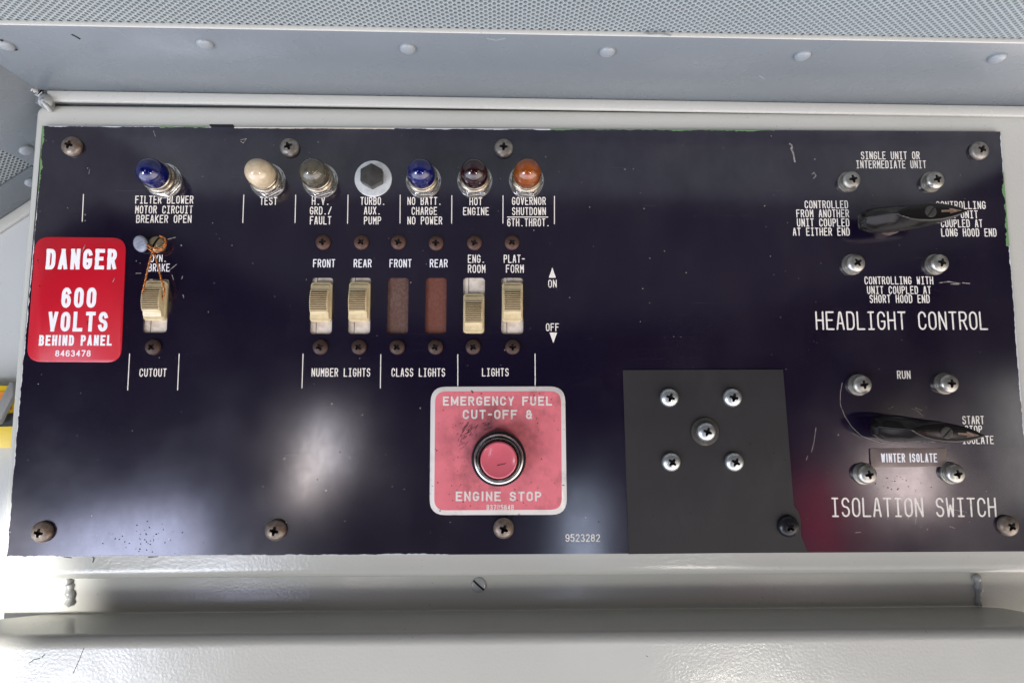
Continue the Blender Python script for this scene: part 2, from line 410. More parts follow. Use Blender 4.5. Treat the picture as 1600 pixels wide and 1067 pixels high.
# ------------------------------------------------------------------ stroke lettering
def arc(cx, cy, rx, ry, a0, a1, n=8):
    return [(cx + rx * math.cos(R(a0 + (a1 - a0) * i / n)), cy + ry * math.sin(R(a0 + (a1 - a0) * i / n))) for i in range(n + 1)]
def G(c, serif):
    T = .28
    o = arc(.5, 1 - T, .5, T, 0, 180) + arc(.5, T, .5, T, 180, 360) + [(1, 1 - T)]
    d = {
    'A': [[(0, 0), (.36, .92)] + arc(.5, .90, .14, .10, 165, 15, 4) + [(.64, .92), (1, 0)], [(.16, .34), (.84, .34)]],
    'B': [[(0, 0), (0, 1), (.6, 1)] + arc(.62, .77, .33, .23, 90, -90, 6) + [(0, .54)], [(.6, .54)] + arc(.64, .27, .36, .27, 90, -90, 6) + [(0, 0)]],
    'C': [arc(.5, 1 - T, .5, T, 5, 180) + arc(.5, T, .5, T, 180, 355)],
    'D': [[(0, 0), (0, 1), (.5, 1)] + arc(.55, .70, .45, .30, 90, 0, 5) + arc(.55, .30, .45, .30, 0, -90, 5) + [(0, 0)]],
    'E': [[(1, 1), (0, 1), (0, 0), (1, 0)], [(0, .53), (.8, .53)]],
    'F': [[(1, 1), (0, 1), (0, 0)], [(0, .53), (.8, .53)]],
    'G': [arc(.5, 1 - T, .5, T, 8, 180) + arc(.5, T, .5, T, 180, 360) + [(1, .46), (.55, .46)]],
    'H': [[(0, 0), (0, 1)], [(1, 0), (1, 1)], [(0, .52), (1, .52)]],
    'I': [[(.5, 0), (.5, 1)]] + ([[(.12, 0), (.88, 0)], [(.12, 1), (.88, 1)]] if serif else []),
    'K': [[(0, 0), (0, 1)], [(1, 1), (.06, .45)], [(.3, .60), (1, 0)]],
    'L': [[(0, 1), (0, 0), (1, 0)]],
    'M': [[(0, 0), (0, 1), (.5, .42), (1, 1), (1, 0)]],
    'N': [[(0, 0), (0, 1), (1, 0), (1, 1)]],
    'O': [o], '0': [o],
    'P': [[(0, 0), (0, 1), (.6, 1)] + arc(.62, .745, .38, .255, 90, -90, 7) + [(0, .49)]],
    'R': [[(0, 0), (0, 1), (.6, 1)] + arc(.62, .755, .38, .245, 90, -90, 7) + [(0, .51)], [(.52, .51), (1, 0)]],
    'S': [arc(.5, .76, .47, .24, 15, 180, 7) + arc(.5, .76, .47, .24, 180, 265, 4) + arc(.5, .26, .5, .26, 85, -90, 7) + arc(.5, .26, .5, .26, -90, -165, 4)],
    'T': [[(0, 1), (1, 1)], [(.5, 1), (.5, 0)]],
    'U': [[(0, 1), (0, T)] + arc(.5, T, .5, T, 180, 360) + [(1, 1)]],
    'V': [[(0, 1), (.5, 0), (1, 1)]],
    'W': [[(0, 1), (.16, 0), (.5, .62), (.84, 0), (1, 1)]],
    'X': [[(0, 0), (1, 1)], [(0, 1), (1, 0)]],
    'Y': [[(0, 1), (.5, .45), (1, 1)], [(.5, .45), (.5, 0)]],
    '2': [arc(.5, .73, .5, .27, 165, -20, 8) + [(0, 0), (1, 0)]],
    '3': [arc(.46, .76, .46, .24, 150, -90, 8), arc(.48, .27, .52, .27, 90, -150, 8)],
    '4': [[(.75, 0), (.75, 1), (0, .30), (1, .30)]],
    '5': [[(.92, 1), (.1, 1), (.05, .56)] + arc(.46, .32, .54, .32, 125, -150, 9)],
    '6': [arc(.5, .70, .5, .30, 25, 180, 6) + arc(.5, .30, .5, .30, 180, 520, 14)],
    '7': [[(0, 1), (1, 1), (.32, 0)]],
    '8': [arc(.5, .76, .42, .24, -90, 270, 14), arc(.5, .27, .5, .27, 90, 450, 14)],
    '9': [arc(.5, .70, .5, .30, 0, 360, 14) + arc(.5, .30, .5, .30, 0, -155, 6)],
    '&': [arc(.46, .76, .34, .24, -90, 270, 14), arc(.46, .27, .46, .27, 90, 380, 12) + [(1, .50)], [(.80, .16), (1, 0)]],
    '-': [[(.1, .5), (.9, .5)]], '/': [[(0, 0), (1, 1)]],
    '.': [[(.40, .03), (.60, .03)]],
    }
    return d.get(c, [])
def ribbon(mb, pts, wd, hh, rnd, place):
    """one pen stroke of half width wd as a slightly domed ridge"""
    P = [Vector(p) for p in pts]
    Q = [P[0]]
    for p in P[1:]:
        if (p - Q[-1]).length > 1e-7: Q.append(p)
    P = Q
    if len(P) < 2: return
    for i in range(1, len(P) - 1):              # a sharp corner is two strokes
        if (P[i] - P[i - 1]).angle(P[i + 1] - P[i]) > R(58):
            ribbon(mb, P[:i + 1], wd, hh, rnd, place); ribbon(mb, P[i:], wd, hh * .97, rnd, place); return
    closed = (P[0] - P[-1]).length < wd * .2 and len(P) > 4
    st = []
    n = len(P)
    if closed: P = P[:-1]; n -= 1
    for i in range(n):
        if closed: a, c = P[i - 1], P[(i + 1) % n]
        else: a, c = P[max(i - 1, 0)], P[min(i + 1, n - 1)]
        b = P[i]
        d0 = (b - a).normalized() if (b - a).length > 0 else (c - b).normalized()
        d1 = (c - b).normalized() if (c - b).length > 0 else d0
        t = (d0 + d1)
        t = t.normalized() if t.length > 1e-4 else d0
        nn = Vector((-t.y, t.x)); k = 1 / max(.80, abs(nn.dot(Vector((-d0.y, d0.x)))))
        st.append((b, nn * k, 1.0))
    if not closed:
        d0 = (P[0] - P[1]).normalized(); d1 = (P[-1] - P[-2]).normalized()
        n0, n1 = Vector((d0.y, -d0.x)), Vector((-d1.y, d1.x))
        if rnd:
            st = [(P[0] + d0 * wd * .95, n0, .35), (P[0] + d0 * wd * .6, n0, .80)] + st + [(P[-1] + d1 * wd * .6, n1, .80), (P[-1] + d1 * wd * .95, n1, .35)]
        else:
            st[0] = (P[0] + d0 * wd, n0, 1); st[-1] = (P[-1] + d1 * wd, n1, 1)
    sec = ((-1, -.3), (-.86, .85), (0, 1.12), (.86, .85), (1, -.3))
    v = []; f = []
    for b, nn, k in st:
        for s, q in sec: v.append(place(b + nn * wd * k * s, hh * q))
    m = len(st)
    for i in range(m if closed else m - 1):
        j = (i + 1) % m
        for e in range(4): f.append((i * 5 + e, j * 5 + e, j * 5 + e + 1, i * 5 + e + 1))
    if not closed: f += [(0, 1, 2, 3, 4), tuple((m - 1) * 5 + e for e in (4, 3, 2, 1, 0))]
    mb.add(v, f)
BOLD = {'N': [[(0, 0), (0, 1)], [(0, 1), (1, 0)], [(1, 0), (1, 1)]], 'M': [[(0, 0), (0, 1)], [(0, 1), (.5, .2)], [(.5, .2), (1, 1)], [(1, 1), (1, 0)]],
        'V': [[(0, 1), (.5, 0)], [(.5, 0), (1, 1)]], 'W': [[(0, 1), (.24, 0)], [(.24, 0), (.5, .9)], [(.5, .9), (.76, 0)], [(.76, 0), (1, 1)]],
        'A': [[(0, 0), (.5, 1)], [(.5, 1), (1, 0)], [(.2, .26), (.8, .26)]],
        'G': [arc(.5, .72, .5, .28, 22, 180) + arc(.5, .28, .5, .28, 180, 360) + [(1, .42), (.62, .42)]],
        'C': [arc(.5, .72, .5, .28, 15, 180) + arc(.5, .28, .5, .28, 180, 345)]}
NARROW = {'I': .42, '.': .5, '-': .7, ' ': .75, '/': .8}
def text(mb, s, x0, x1, yt, yb, stroke=.125, h=0.0, serif=True, rnd=True, lw=.80, hh=.00012, bold=False, skip=1.0):
    """write s between these pixel columns and rows of the photograph, on the surface h metres proud of the panel"""
    a, b = at(x0, yb, h), at(x1, yb, h); mid = (x0 + x1) / 2
    cap = (at(mid, yt, h) - at(mid, yb, h)).length
    u = (b - a); L = u.length; u.normalize(); v = Vector((-u.z, 0, u.x)); 
    if v.z < 0: v = -v
    nrm = Vector((0, -1, 0)); t = cap * stroke / 2
    if bold:
        ws = [NARROW.get(c, 1.25 if c in 'MW' else 1.0) for c in s]; gap = .30
    else:
        ws = [1.0] * len(s); gap = (1 - lw) / lw
    tot = sum(ws) + gap * (len(s) - 1); unit = L / tot; x = 0
    for c, wd in zip(s, ws):
        cw = wd * unit
        if bold and c in 'I': ox, sx = x + cw / 2 - .0, 0
        strokes = G(c, serif)
        if bold and c in BOLD: strokes = BOLD[c]
        for st in strokes:
            pts = []
            for (gx, gy) in st:
                if bold and c == 'I': X = x + cw / 2
                elif bold and c == '.': X = x + cw / 2 + (gx - .5) * t
                else: X = x + t + gx * (cw - 2 * t)
                pts.append((X, t + gy * (cap - 2 * t)))
            if bold: ribbon(mb, pts, t, hh, rnd, lambda p, q: a + u * min(x + cw + t * .15, max(x - t * .15, p.x)) + v * min(cap, max(0, p.y)) + nrm * q)
            else: ribbon(mb, pts, t, hh, rnd, lambda p, q: a + u * p.x + v * p.y + nrm * q)
        x += cw + gap * unit
def stroke_px(mb, pix, wpx, h=0.0, hh=.00010, rnd=True):
    """a painted or scratched line through these pixels"""
    pts = [Vector(xz(px, py, h)) for px, py in pix]
    ribbon(mb, pts, wpx * DIST / FPX / 2, hh, rnd, lambda p, q: Vector((p.x, -h - q, p.y)))

# ------------------------------------------------------------------ setting: door, body, ledge, overhead, side
dtl, dbr = at(57, 168, -.0025), at(-3, 906, -.0025)
DX0, DX1 = at(46, 300, -.0025).x - .0012, at(1668, 300, -.0025).x
DZ1, DZ0 = at(700, 168, -.0025).z, at(700, 903, -.0025).z
cabinet = thing('control_cabinet', 'pale grey painted metal cabinet with rounded edges carrying the black control panel', 'cabinet')
link('door', sheet_with_holes(rrect(DX0, DZ0, DX1, DZ1, .007, 8), [], -.071, -.0025, 'door', M['paint_peel'], .0045), cabinet)

BACK = .073
# recessed body under the door
bz1, bz0 = DZ0 + .03, DZ0 - .10
bx0, bx1 = at(6, 930, -.012).x, at(1640, 930, -.012).x
body = link('lower_body', MB().box((bx0, .012, bz0), (bx1, BACK - .003, bz1)).mesh('lower_body', M['paint_peel'], bevel=.002), cabinet)
def bead(path, r, name, parent, lumps=.35):
    mb = MB(); pts = [Vector(p) for p in path]; P = []
    for i in range(len(pts) - 1):
        for k in range(6): P.append(pts[i].lerp(pts[i + 1], k / 6))
    P.append(pts[-1])
    P = [p + Vector((random.uniform(-1, 1), random.uniform(-1, 1), random.uniform(-1, 1))) * r * .25 for p in P]
    mb.tube(P, r, 10, [1 + lumps * random.uniform(-1, 1) for _ in P])
    return link(name, mb.mesh(name, M['weld'], sharp=180), parent)
for px in (108, 1526):
    bead([at(px - 2, 900, -.0115), at(px + 2, 915, -.0115), at(px + 3, 945, -.0115)], .0022, 'weld_bead', body)

# ledge below
lz = -.1316
lb, lf, lr = .0118, -.0250, .0065              # back edge, front face, nose radius
prof = [(lb, lz)] + [(lf + lr - lr * math.sin(R(a)), lz - lr + lr * math.cos(R(a))) for a in range(0, 91, 10)] + [(lf, lz - .12)]
mb = MB(); st = [(-.352, .62), (-.330, .60), (at(80, 940, -.0118).x, 0), (.0, 0), (at(1530, 928, -.0118).x, 0), (.318, .10), (.326, .35), (.345, .8), (.375, .95)]
V = []
for x, k in st:
    for i, (y, z) in enumerate(prof): V.append((x, y + (prof[1][0] - .001 - y) * k if i == 0 else y, z))
n = len(prof); F = [(i * n + j, (i + 1) * n + j, (i + 1) * n + j + 1, i * n + j + 1) for i in range(len(st) - 1) for j in range(n - 1)]
mb.add(V, F)
ledge = tag(link('lower_ledge', mb.mesh('lower_ledge', M['paint_peel'], sharp=50)),
            'glossy grey sheet metal ledge with rolled top edge below the door', 'ledge')

# overhead flange, perpendicular to the panel
TILT = -.0052
H0 = at(800, 152, 0).z
def sof(px, py, drop=0):                       # a point on the underside of the overhead flange
    p = Vector((0, 0, H0 - drop)); nrm = Vector((-TILT, 0, 1)).normalized()
    return on_plane(px, py, p, nrm)
fl_front = -sof(800, 54).y                     # how far it comes towards the viewer
lip_h = at(800, 152, 0).z - at(800, 168, 0).z
FX0, FX1 = at(72, 150, 0).x, .42
def zt(x): return H0 + TILT * x
mb = MB()
def slanted_box(mb, x0, x1, y0, y1, za, zb, xf=None):
    a = xf if xf is not None else x0
    v = [(x0, y0, za + TILT * x0), (x1, y0, za + TILT * x1), (x1, y1, za + TILT * x1), (a, y1, za + TILT * a),
         (x0, y0, zb + TILT * x0), (x1, y0, zb + TILT * x1), (x1, y1, zb + TILT * x1), (a, y1, zb + TILT * a)]
    mb.add(v, [(0, 3, 2, 1), (4, 5, 6, 7), (0, 1, 5, 4), (1, 2, 6, 5), (2, 3, 7, 6), (3, 0, 4, 7)])
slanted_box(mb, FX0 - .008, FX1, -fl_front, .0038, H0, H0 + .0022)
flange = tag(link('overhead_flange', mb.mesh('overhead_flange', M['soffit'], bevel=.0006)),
             'flat painted flange above the door, its colour darkened for shade, with a row of rivets', 'flange')
mb = MB(); slanted_box(mb, FX0 - .02, FX1, -fl_front - .0010, -fl_front - .0001, H0 - .0002, H0 + .0024)
link('front_edge', mb.mesh('front_edge', M['paint'], bevel=.0003), flange)  # pale strip set on the edge, its highlight put into the colour
mb = MB(); slanted_box(mb, FX0, FX1, .0002, .0036, H0 - lip_h, H0 - .0002)
link('lip', mb.mesh('lip', M['paint'], bevel=.0008), flange)
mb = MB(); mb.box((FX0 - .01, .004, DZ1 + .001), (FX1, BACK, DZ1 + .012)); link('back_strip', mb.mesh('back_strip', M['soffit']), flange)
def rivet_mesh(r, hgt, m):
    prof = [(r, -.0004), (r, hgt * .25)] + [(r * math.cos(R(a)), hgt * (.25 + .75 * math.sin(R(a)))) for a in (20, 40, 60, 75)] + [(.00005, hgt)]
    return MB().lathe(prof, 24).mesh('rivet', m, sharp=70)
rv = rivet_mesh(.0046, .0026, M['rivet'])
for px, py in ((8, 70), (320, 68), (637, 75), (949, 80), (1254, 86), (1558, 90)):
    p = sof(px, py)
    o = link('rivet', rv, flange, p); o.rotation_euler = (R(90), 0, 0)       # axis points down
bead([sof(55, 142) + Vector((0, -.004, 0)), sof(68, 146), sof(76, 150), at(74, 160, .001), at(70, 166, .001)], .0034, 'weld_bead', flange, .5)

# perforated sheet: every hole is a real opening with a wall
def perforated(nu, nv, pu, pv, r, place, name, m, thick=.0016):
    v = []; f = []; idx = {}
    N = 8
    def vert(p, d):
        v.append(place(p[0], p[1], d)); return len(v) - 1
    # each cell is pu/2 wide and pv deep, holes staggered by half a cell in alternate columns
    cw = pu / 2
    for i in range(nu):
        off = (pv / 2) if i % 2 else 0
        for j in range(nv):
            cx, cy = (i + .5) * cw, (j + .5) * pv + off
            x0, x1, y0, y1 = cx - cw / 2, cx + cw / 2, cy - pv / 2, cy + pv / 2
            sq = [(x1, cy), (x1, y1), (cx, y1), (x0, y1), (x0, cy), (x0, y0), (cx, y0), (x1, y0)]
            ang = [0, 45, 90, 135, 180, 225, 270, 315]
            o = [vert(p, 0) for p in sq]
            ri = [vert((cx + r * math.cos(R(a)), cy + r * math.sin(R(a))), 0) for a in ang]
            ro = [vert((cx + r * math.cos(R(a)), cy + r * math.sin(R(a))), thick) for a in ang]
            for k in range(N):
                q = (k + 1) % N
                f.append((o[k], o[q], ri[q], ri[k])); f.append((ri[k], ri[q], ro[q], ro[k]))
    me = bpy.data.meshes.new(name); me.from_pydata([tuple(p) for p in v], [], f); me.materials.append(m)
    return me
PX0 = -.40
pu, pv = .0045, .0031
me = perforated(370, 42, pu, pv, 0.00108, lambda a, b, d: (PX0 + a, -fl_front + .002 - b, H0 + .0024 + TILT * (PX0 + a) + d), 'perforated_ceiling_sheet', M['perf'])
ceil = tag(link('perforated_ceiling', me), 'grey perforated metal ceiling sheet along the top of the picture', 'perforated sheet')
mb = MB(); slanted_box(mb, PX0, .44, -fl_front - .12, -fl_front + .001, H0 + .0110, H0 + .0120)
link('insulation', mb.mesh('insulation', M['dark']), ceil)

mb = MB(); slanted_box(mb, -.42, .60, -1.15, -fl_front - .11, H0 + .003, H0 + .02)  # unseen ceiling carried on over the camera to block light from above
link('ceiling_board', mb.mesh('ceiling_board', M['roof']), ceil)

# sloping side facet left of the door
fold = sof(60, 141); SL = .73
fn = Vector((SL, 0, -1)).normalized()          # faces right and down
def fac(px, py, off=0): return on_plane(px, py, fold + fn * off, fn)
def plate(mb, pts, nrm, th):
    n = len(pts); v = [p for p in pts] + [p - nrm * th for p in pts]
    mb.add(v, [tuple(range(n)), tuple(range(2 * n - 1, n - 1, -1))] + [(i, n + i, n + (i + 1) % n, (i + 1) % n) for i in range(n)])
du = Vector((-1, 0, -SL)).normalized()
def fpt(u, y): return Vector((fold.x, 0, fold.z)) + du * u + Vector((0, y, 0))
uA = (fac(0, 234) - Vector((fold.x, fac(0, 234).y, fold.z))).dot(du)
yB0 = fac(24, 279).y                            # where perforation stops, towards the back
yB1 = fac(24, 327).y
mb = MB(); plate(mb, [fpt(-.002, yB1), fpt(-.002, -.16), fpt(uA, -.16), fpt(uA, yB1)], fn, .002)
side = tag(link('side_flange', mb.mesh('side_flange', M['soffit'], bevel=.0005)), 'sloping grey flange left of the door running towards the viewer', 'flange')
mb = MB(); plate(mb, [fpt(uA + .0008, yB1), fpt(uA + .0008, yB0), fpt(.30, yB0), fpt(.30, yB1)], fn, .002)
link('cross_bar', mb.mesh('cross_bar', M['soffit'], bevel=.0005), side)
lipn = Vector((SL, 0, -1)).normalized()
mb = MB(); mb.add([fpt(uA * .4, yB1) , fpt(.30, yB1), fpt(.30, yB1 + .003), fpt(uA * .4, yB1 + .003)] +
                  [p + Vector((.0045, 0, -.0062)) for p in (fpt(uA * .4, yB1), fpt(.30, yB1), fpt(.30, yB1 + .003), fpt(uA * .4, yB1 + .003))],
                  [(0, 1, 2, 3), (7, 6, 5, 4), (0, 4, 5, 1), (1, 5, 6, 2), (2, 6, 7, 3), (3, 7, 4, 0)])
link('lip', mb.mesh('lip', M['paint'], bevel=.0006), side)
rq = fn.to_track_quat('-Y', 'Z').to_euler()
for px, py in ((41, 234), (49, 284)):
    o = link('rivet', rv, side, fac(px, py)); o.rotation_euler = rq
me = perforated(110, 60, pu, pv, 0.00108, lambda a, b, d: fpt(uA - .004 + a, yB0 + .003 - b) - fn * (.0024 + d), 'perforated_side_sheet', M['perf'])
ps = tag(link('perforated_side_sheet', me), 'small grey perforated sheet on the slope left of the door', 'perforated sheet')
mb = MB(); plate(mb, [fpt(uA - .003, yB0), fpt(uA - .003, -.16), fpt(.30, -.16), fpt(.30, yB0)], fn, .001)
for i, q in enumerate(mb.v): mb.v[i] = tuple(Vector(q) - fn * .011)
link('insulation', mb.mesh('insulation', M['dark']), ps)

# back wall
YB = yB1 + .004
wall = tag(link('back_wall', MB().box((-.62, YB, -.45), (.50, YB + .01, .40)).mesh('back_wall', M['wall'])),
           'plain pale grey wall behind the left edge of the door', 'wall')

# yellow case with a grey strap, leaning at the wall on the left
YC = YB - .012
case = thing('yellow_case', 'yellow and orange case at the left edge of the picture', 'case', at(0, 650, -YC))
def cp(px, py, d=0): p = at(px, py, -YC + d) - case.location; return p
a, b = cp(-70, 602), cp(24, 700)
link('body', MB().box((a.x, .0, b.z), (b.x, .0105, a.z)).mesh('body', M['yellow'], bevel=.001), case)
mb = MB(); mb.prism([(cp(x, y).x, cp(x, y).z) for x, y in ((-60, 611), (19, 611), (19, 640), (-60, 650))], -.0004, .001); link('panel', mb.mesh('panel', M['orange']), case)
mb = MB(); mb.prism([(cp(x, y).x, cp(x, y).z) for x, y in ((-60, 655), (22, 645), (22, 666), (-60, 668))], -.0004, .001); link('gap', mb.mesh('gap', M['black']), case)
stp = tag(link('strap', MB().prism([xz(x, y, -YC + .004) for x, y in ((-6, 664), (3, 662), (25, 618), (25, 597), (20, 597), (-9, 652))], YC - .007, YC - .003).mesh('strap', M['strap'], bevel=.0006)),
          'flat grey strap lying across the yellow case', 'strap')

# ------------------------------------------------------------------ control panel
OUT = [xz(66, 197), xz(1563, 206), xz(1614, 861), xz(10, 870)]
SLOTS = [(244, 478, 37, 84), (502.5, 478, 34, 88), (562, 478, 34, 88), (621.5, 478, 33, 88), (681, 478, 33, 88), (740.5, 478, 34, 88), (800.5, 478, 34, 88)]
def slot_poly(cx, cy, wp, hp):
    a, b = at(cx - wp / 2, cy), at(cx + wp / 2, cy); c, d = at(cx, cy - hp / 2), at(cx, cy + hp / 2)
    x0 = (a.x + b.x) / 2 - (b.x - a.x) / 2
    return rrect(a.x, d.z, b.x, c.z, .0022, 6)
panel = tag(link('switchboard', sheet_with_holes(OUT, [slot_poly(*s) for s in SLOTS], -.0022, 0, 'switchboard', M['panel'])),
            'large scuffed black control panel with cream engraved legends', 'control panel')
def legend(lines, label, m='text', **k):
    mb = MB()
    for l in lines: text(mb, *l, **k)
    o = link('legend', mb.mesh('legend', M[m], smooth=False), panel); o['label'] = label; return o
legend([('FILTER BLOWER', 211, 302, 306, 318.5), ('MOTOR CIRCUIT', 211, 301, 321.5, 334), ('BREAKER OPEN', 212.5, 299, 336, 348.5)], 'cream legend FILTER BLOWER MOTOR CIRCUIT BREAKER OPEN')
legend([('TEST', 406, 433, 308, 320.5)], 'cream legend TEST')
legend([('H.V.', 487, 515, 308, 320.5), ('GRD./', 484, 518, 323, 335.5), ('FAULT', 484, 517.5, 338, 351)], 'cream legend H.V. GRD./ FAULT')
legend([('TURBO.', 563, 602, 308, 320.5), ('AUX.', 568.5, 595, 323, 335.5), ('PUMP', 568.5, 595.5, 338.5, 351)], 'cream legend TURBO. AUX. PUMP')
legend([('NO BATT.', 636.5, 690, 308, 320.5), ('CHARGE', 643, 683, 323.5, 336), ('NO POWER', 636.5, 691, 338.5, 351)], 'cream legend NO BATT. CHARGE NO POWER')
legend([('HOT', 733.5, 753.5, 309, 321), ('ENGINE', 723.5, 764, 324, 336.5)], 'cream legend HOT ENGINE')
lg = MB(); stroke_px(lg, [(793, 339.3), (856, 339.3)], 1.6)
for l in [('GOVERNOR', 800, 853, 308, 320.5), ('SHUTDOWN', 800, 853, 324, 336.5), ('6TH.THROT.', 792.5, 859, 341.5, 354)]: text(lg, *l)
o = link('legend', lg.mesh('legend', M['text'], smooth=False), panel); o['label'] = 'cream legend GOVERNOR SHUTDOWN over 6TH. THROT.'
for s, a, b, la in (('FRONT', 489, 523.5, 'first'), ('REAR', 552.5, 580.5, 'second'), ('FRONT', 608.5, 643, 'third'), ('REAR', 671.5, 699.5, 'fourth')):
    legend([(s, a, b, 405, 418)], 'cream legend ' + s, m='white', stroke=.125)
legend([('ENG.', 731, 758, 398, 411), ('ROOM', 731, 758.5, 413.5, 426.5)], 'cream legend ENG. ROOM')
legend([('PLAT-', 787, 820.5, 398, 411), ('FORM', 790.5, 818.5, 413.5, 426.5)], 'cream legend PLAT-FORM')
legend([('DYN.', 235, 260.5, 398, 409.5), ('BRAKE', 231.5, 265, 412, 424.5)], 'worn legend DYN. BRAKE', m='white')
legend([('CUTOUT', 217.5, 260, 575.5, 588.5)], 'cream legend CUTOUT')
legend([('NUMBER LIGHTS', 486.5, 578.5, 575, 588.5)], 'cream legend NUMBER LIGHTS')
legend([('CLASS LIGHTS', 611.5, 695.5, 575, 588.5)], 'cream legend CLASS LIGHTS')
legend([('LIGHTS', 753, 795, 575, 588)], 'cream legend LIGHTS')
for s, x0, x1, yt, yb, tri in (('ON', 856.5, 870, 437, 449.5, [(863, 418), (857.5, 434), (868.5, 434)]), ('OFF', 853, 873.5, 505, 517.5, [(864.5, 536), (858.5, 519.5), (870.5, 519.5)])):
    mb = MB(); text(mb, s, x0, x1, yt, yb); mb.prism([xz(*p) for p in tri], -.00012, .0005)
    o = link('legend', mb.mesh('legend', M['text'], smooth=False), panel); o['label'] = 'cream legend %s with a small arrowhead' % s
legend([('SINGLE UNIT OR', 1345.5, 1437.5, 237, 249.5), ('INTERMEDIATE UNIT', 1338, 1447.5, 251, 263.5)], 'cream legend SINGLE UNIT OR INTERMEDIATE UNIT')
legend([('CONTROLLED', 1257.5, 1325.5, 313.5, 326), ('FROM ANOTHER', 1244.5, 1327, 327.5, 340), ('UNIT COUPLED', 1245.5, 1327.5, 341.5, 354.5), ('AT EITHER END', 1239, 1328, 356, 368.5)], 'cream legend CONTROLLED FROM ANOTHER UNIT COUPLED AT EITHER END')
legend([('CONTROLLING', 1463, 1540.5, 314.5, 327), ('WITH UNIT', 1466, 1528.5, 329, 341.5), ('COUPLED AT', 1470.5, 1535.5, 343, 355.5), ('LONG HOOD END', 1471, 1557.5, 357, 369.8)], 'cream legend CONTROLLING WITH UNIT COUPLED AT LONG HOOD END')
legend([('CONTROLLING WITH', 1351, 1458.5, 432, 444.5), ('UNIT COUPLED AT', 1355, 1455, 447, 459.5), ('SHORT HOOD END', 1359, 1453, 460.5, 473.5)], 'cream legend CONTROLLING WITH UNIT COUPLED AT SHORT HOOD END')
legend([('HEADLIGHT CONTROL', 1275, 1544, 486.5, 515.5)], 'large cream legend HEADLIGHT CONTROL', stroke=.092)
legend([('RUN', 1402, 1423, 579, 592)], 'cream legend RUN')
legend([('START', 1504, 1538, 649.5, 662.5), ('STOP', 1508, 1535, 664.5, 677), ('ISOLATE', 1504, 1553, 680.5, 693.5)], 'cream legend START STOP ISOLATE')
legend([('ISOLATION SWITCH', 1299, 1557.5, 777, 807.5)], 'large cream legend ISOLATION SWITCH', stroke=.092)
legend([('9523282', 883.5, 937.5, 834, 846)], 'cream part number 9523282')
for a, b in (((130.5, 304), (128.5, 346)), ((381, 305), (379.3, 348)), ((462, 305), (461, 348)), ((543.8, 305), (543, 349)), ((625.3, 305), (625, 349)), ((706, 306), (705.7, 349)),
             ((786, 306), (785.8, 349)), ((866.3, 307), (866.3, 350)), ((202.5, 553), (199.5, 609)), ((280, 553), (277.5, 609)), ((473.5, 553), (471.8, 606)), ((595, 554), (594.3, 606)),
             ((715.3, 554), (715.3, 603)), ((836, 553), (836.3, 603))):
    mb = MB(); stroke_px(mb, [a, b], 1.5, hh=.00008); link('divider_line', mb.mesh('divider_line', M['text'], smooth=False), panel)

# ragged paint along the plate's edges
def ragged(p0, p1, wmin, wmax, inward, m, name, gaps=0.0, hh=.00012, step=1.6, edge=0.0):
    A, B = Vector(xz(*p0)), Vector(xz(*p1)); L = (B - A).length; n = max(4, int(L / (step * DIST / FPX))); d = (B - A) / L
    nn = Vector((-d.y, d.x)); 
    if nn.dot(Vector(inward)) < 0: nn = -nn
    k = DIST / FPX; mb = MB(); wv = []; cur = (wmin + wmax) / 2
    for i in range(n + 1):
        cur += random.uniform(-.35, .35) * (wmax - wmin); cur = min(wmax, max(wmin, cur))
        wv.append(max(.05, cur + random.uniform(-.12, .12) * (wmax - wmin)))
    outer = [A + d * L * i / n - nn * edge * k for i in range(n + 1)]; inner = [A + d * L * i / n + nn * wv[i] * k for i in range(n + 1)]
    v = [(p.x, -hh, p.y) for p in outer] + [(p.x, -hh, p.y) for p in inner] + [(p.x, .0006, p.y) for p in inner]
    f = [(i, i + 1, n + 2 + i, n + 1 + i) for i in range(n)] + [(n + 1 + i, n + 2 + i, 2 * n + 3 + i, 2 * n + 2 + i) for i in range(n)]
    mb.add(v, f)
    return link(name, mb.mesh(name, m, smooth=False, recalc=False), panel)
ragged((66.3, 198), (60, 300), .6, 4.5, (1, 0), M['green'], 'paint_edge')
ragged((60, 300), (28, 650), .1, 1.7, (1, 0), M['greyedge'], 'paint_edge')
ragged((28, 650), (10.5, 866), .1, 1.6, (1, 0), M['greyedge'], 'paint_edge')
ragged((75, 197.2), (330, 198.6), .1, 1.5, (0, -1), M['greyedge'], 'paint_edge')
ragged((250, 198.1), (330, 198.6), .3, 3.6, (0, -1), M['green'], 'paint_edge', hh=.00016)
ragged((366, 198.9), (616, 200.3), 1.4, 2.2, (0, -1), M['creampaint'], 'paint_edge', hh=.00014)
ragged((610, 200.3), (860, 201.9), .4, 2.0, (0, -1), M['greyedge'], 'paint_edge', hh=.00018)
ragged((840, 201.8), (1210, 203.9), .2, 2.2, (0, -1), M['green'], 'paint_edge')
ragged((1563.5, 212), (1568, 270), .2, 1.4, (-1, 0), M['greyedge'], 'paint_edge')
ragged((1568, 268), (1577, 385), 1.2, 5.0, (-1, 0), M['green'], 'paint_edge')
ragged((1577, 385), (1600, 680), .2, 2.0, (-1, 0), M['greyedge'], 'paint_edge')
ragged((12, 869.6), (700, 865.7), .1, 1.6, (0, 1), M['greyedge'], 'paint_edge', edge=.5)
mb = MB(); mb.prism([xz(*p, -.0022) for p in ((327, 194.6), (364, 194.9), (367, 198.5), (362, 201), (330, 201))], .0021, .0036)
link('paint_edge', mb.mesh('paint_edge', M['blackpaint']), panel)
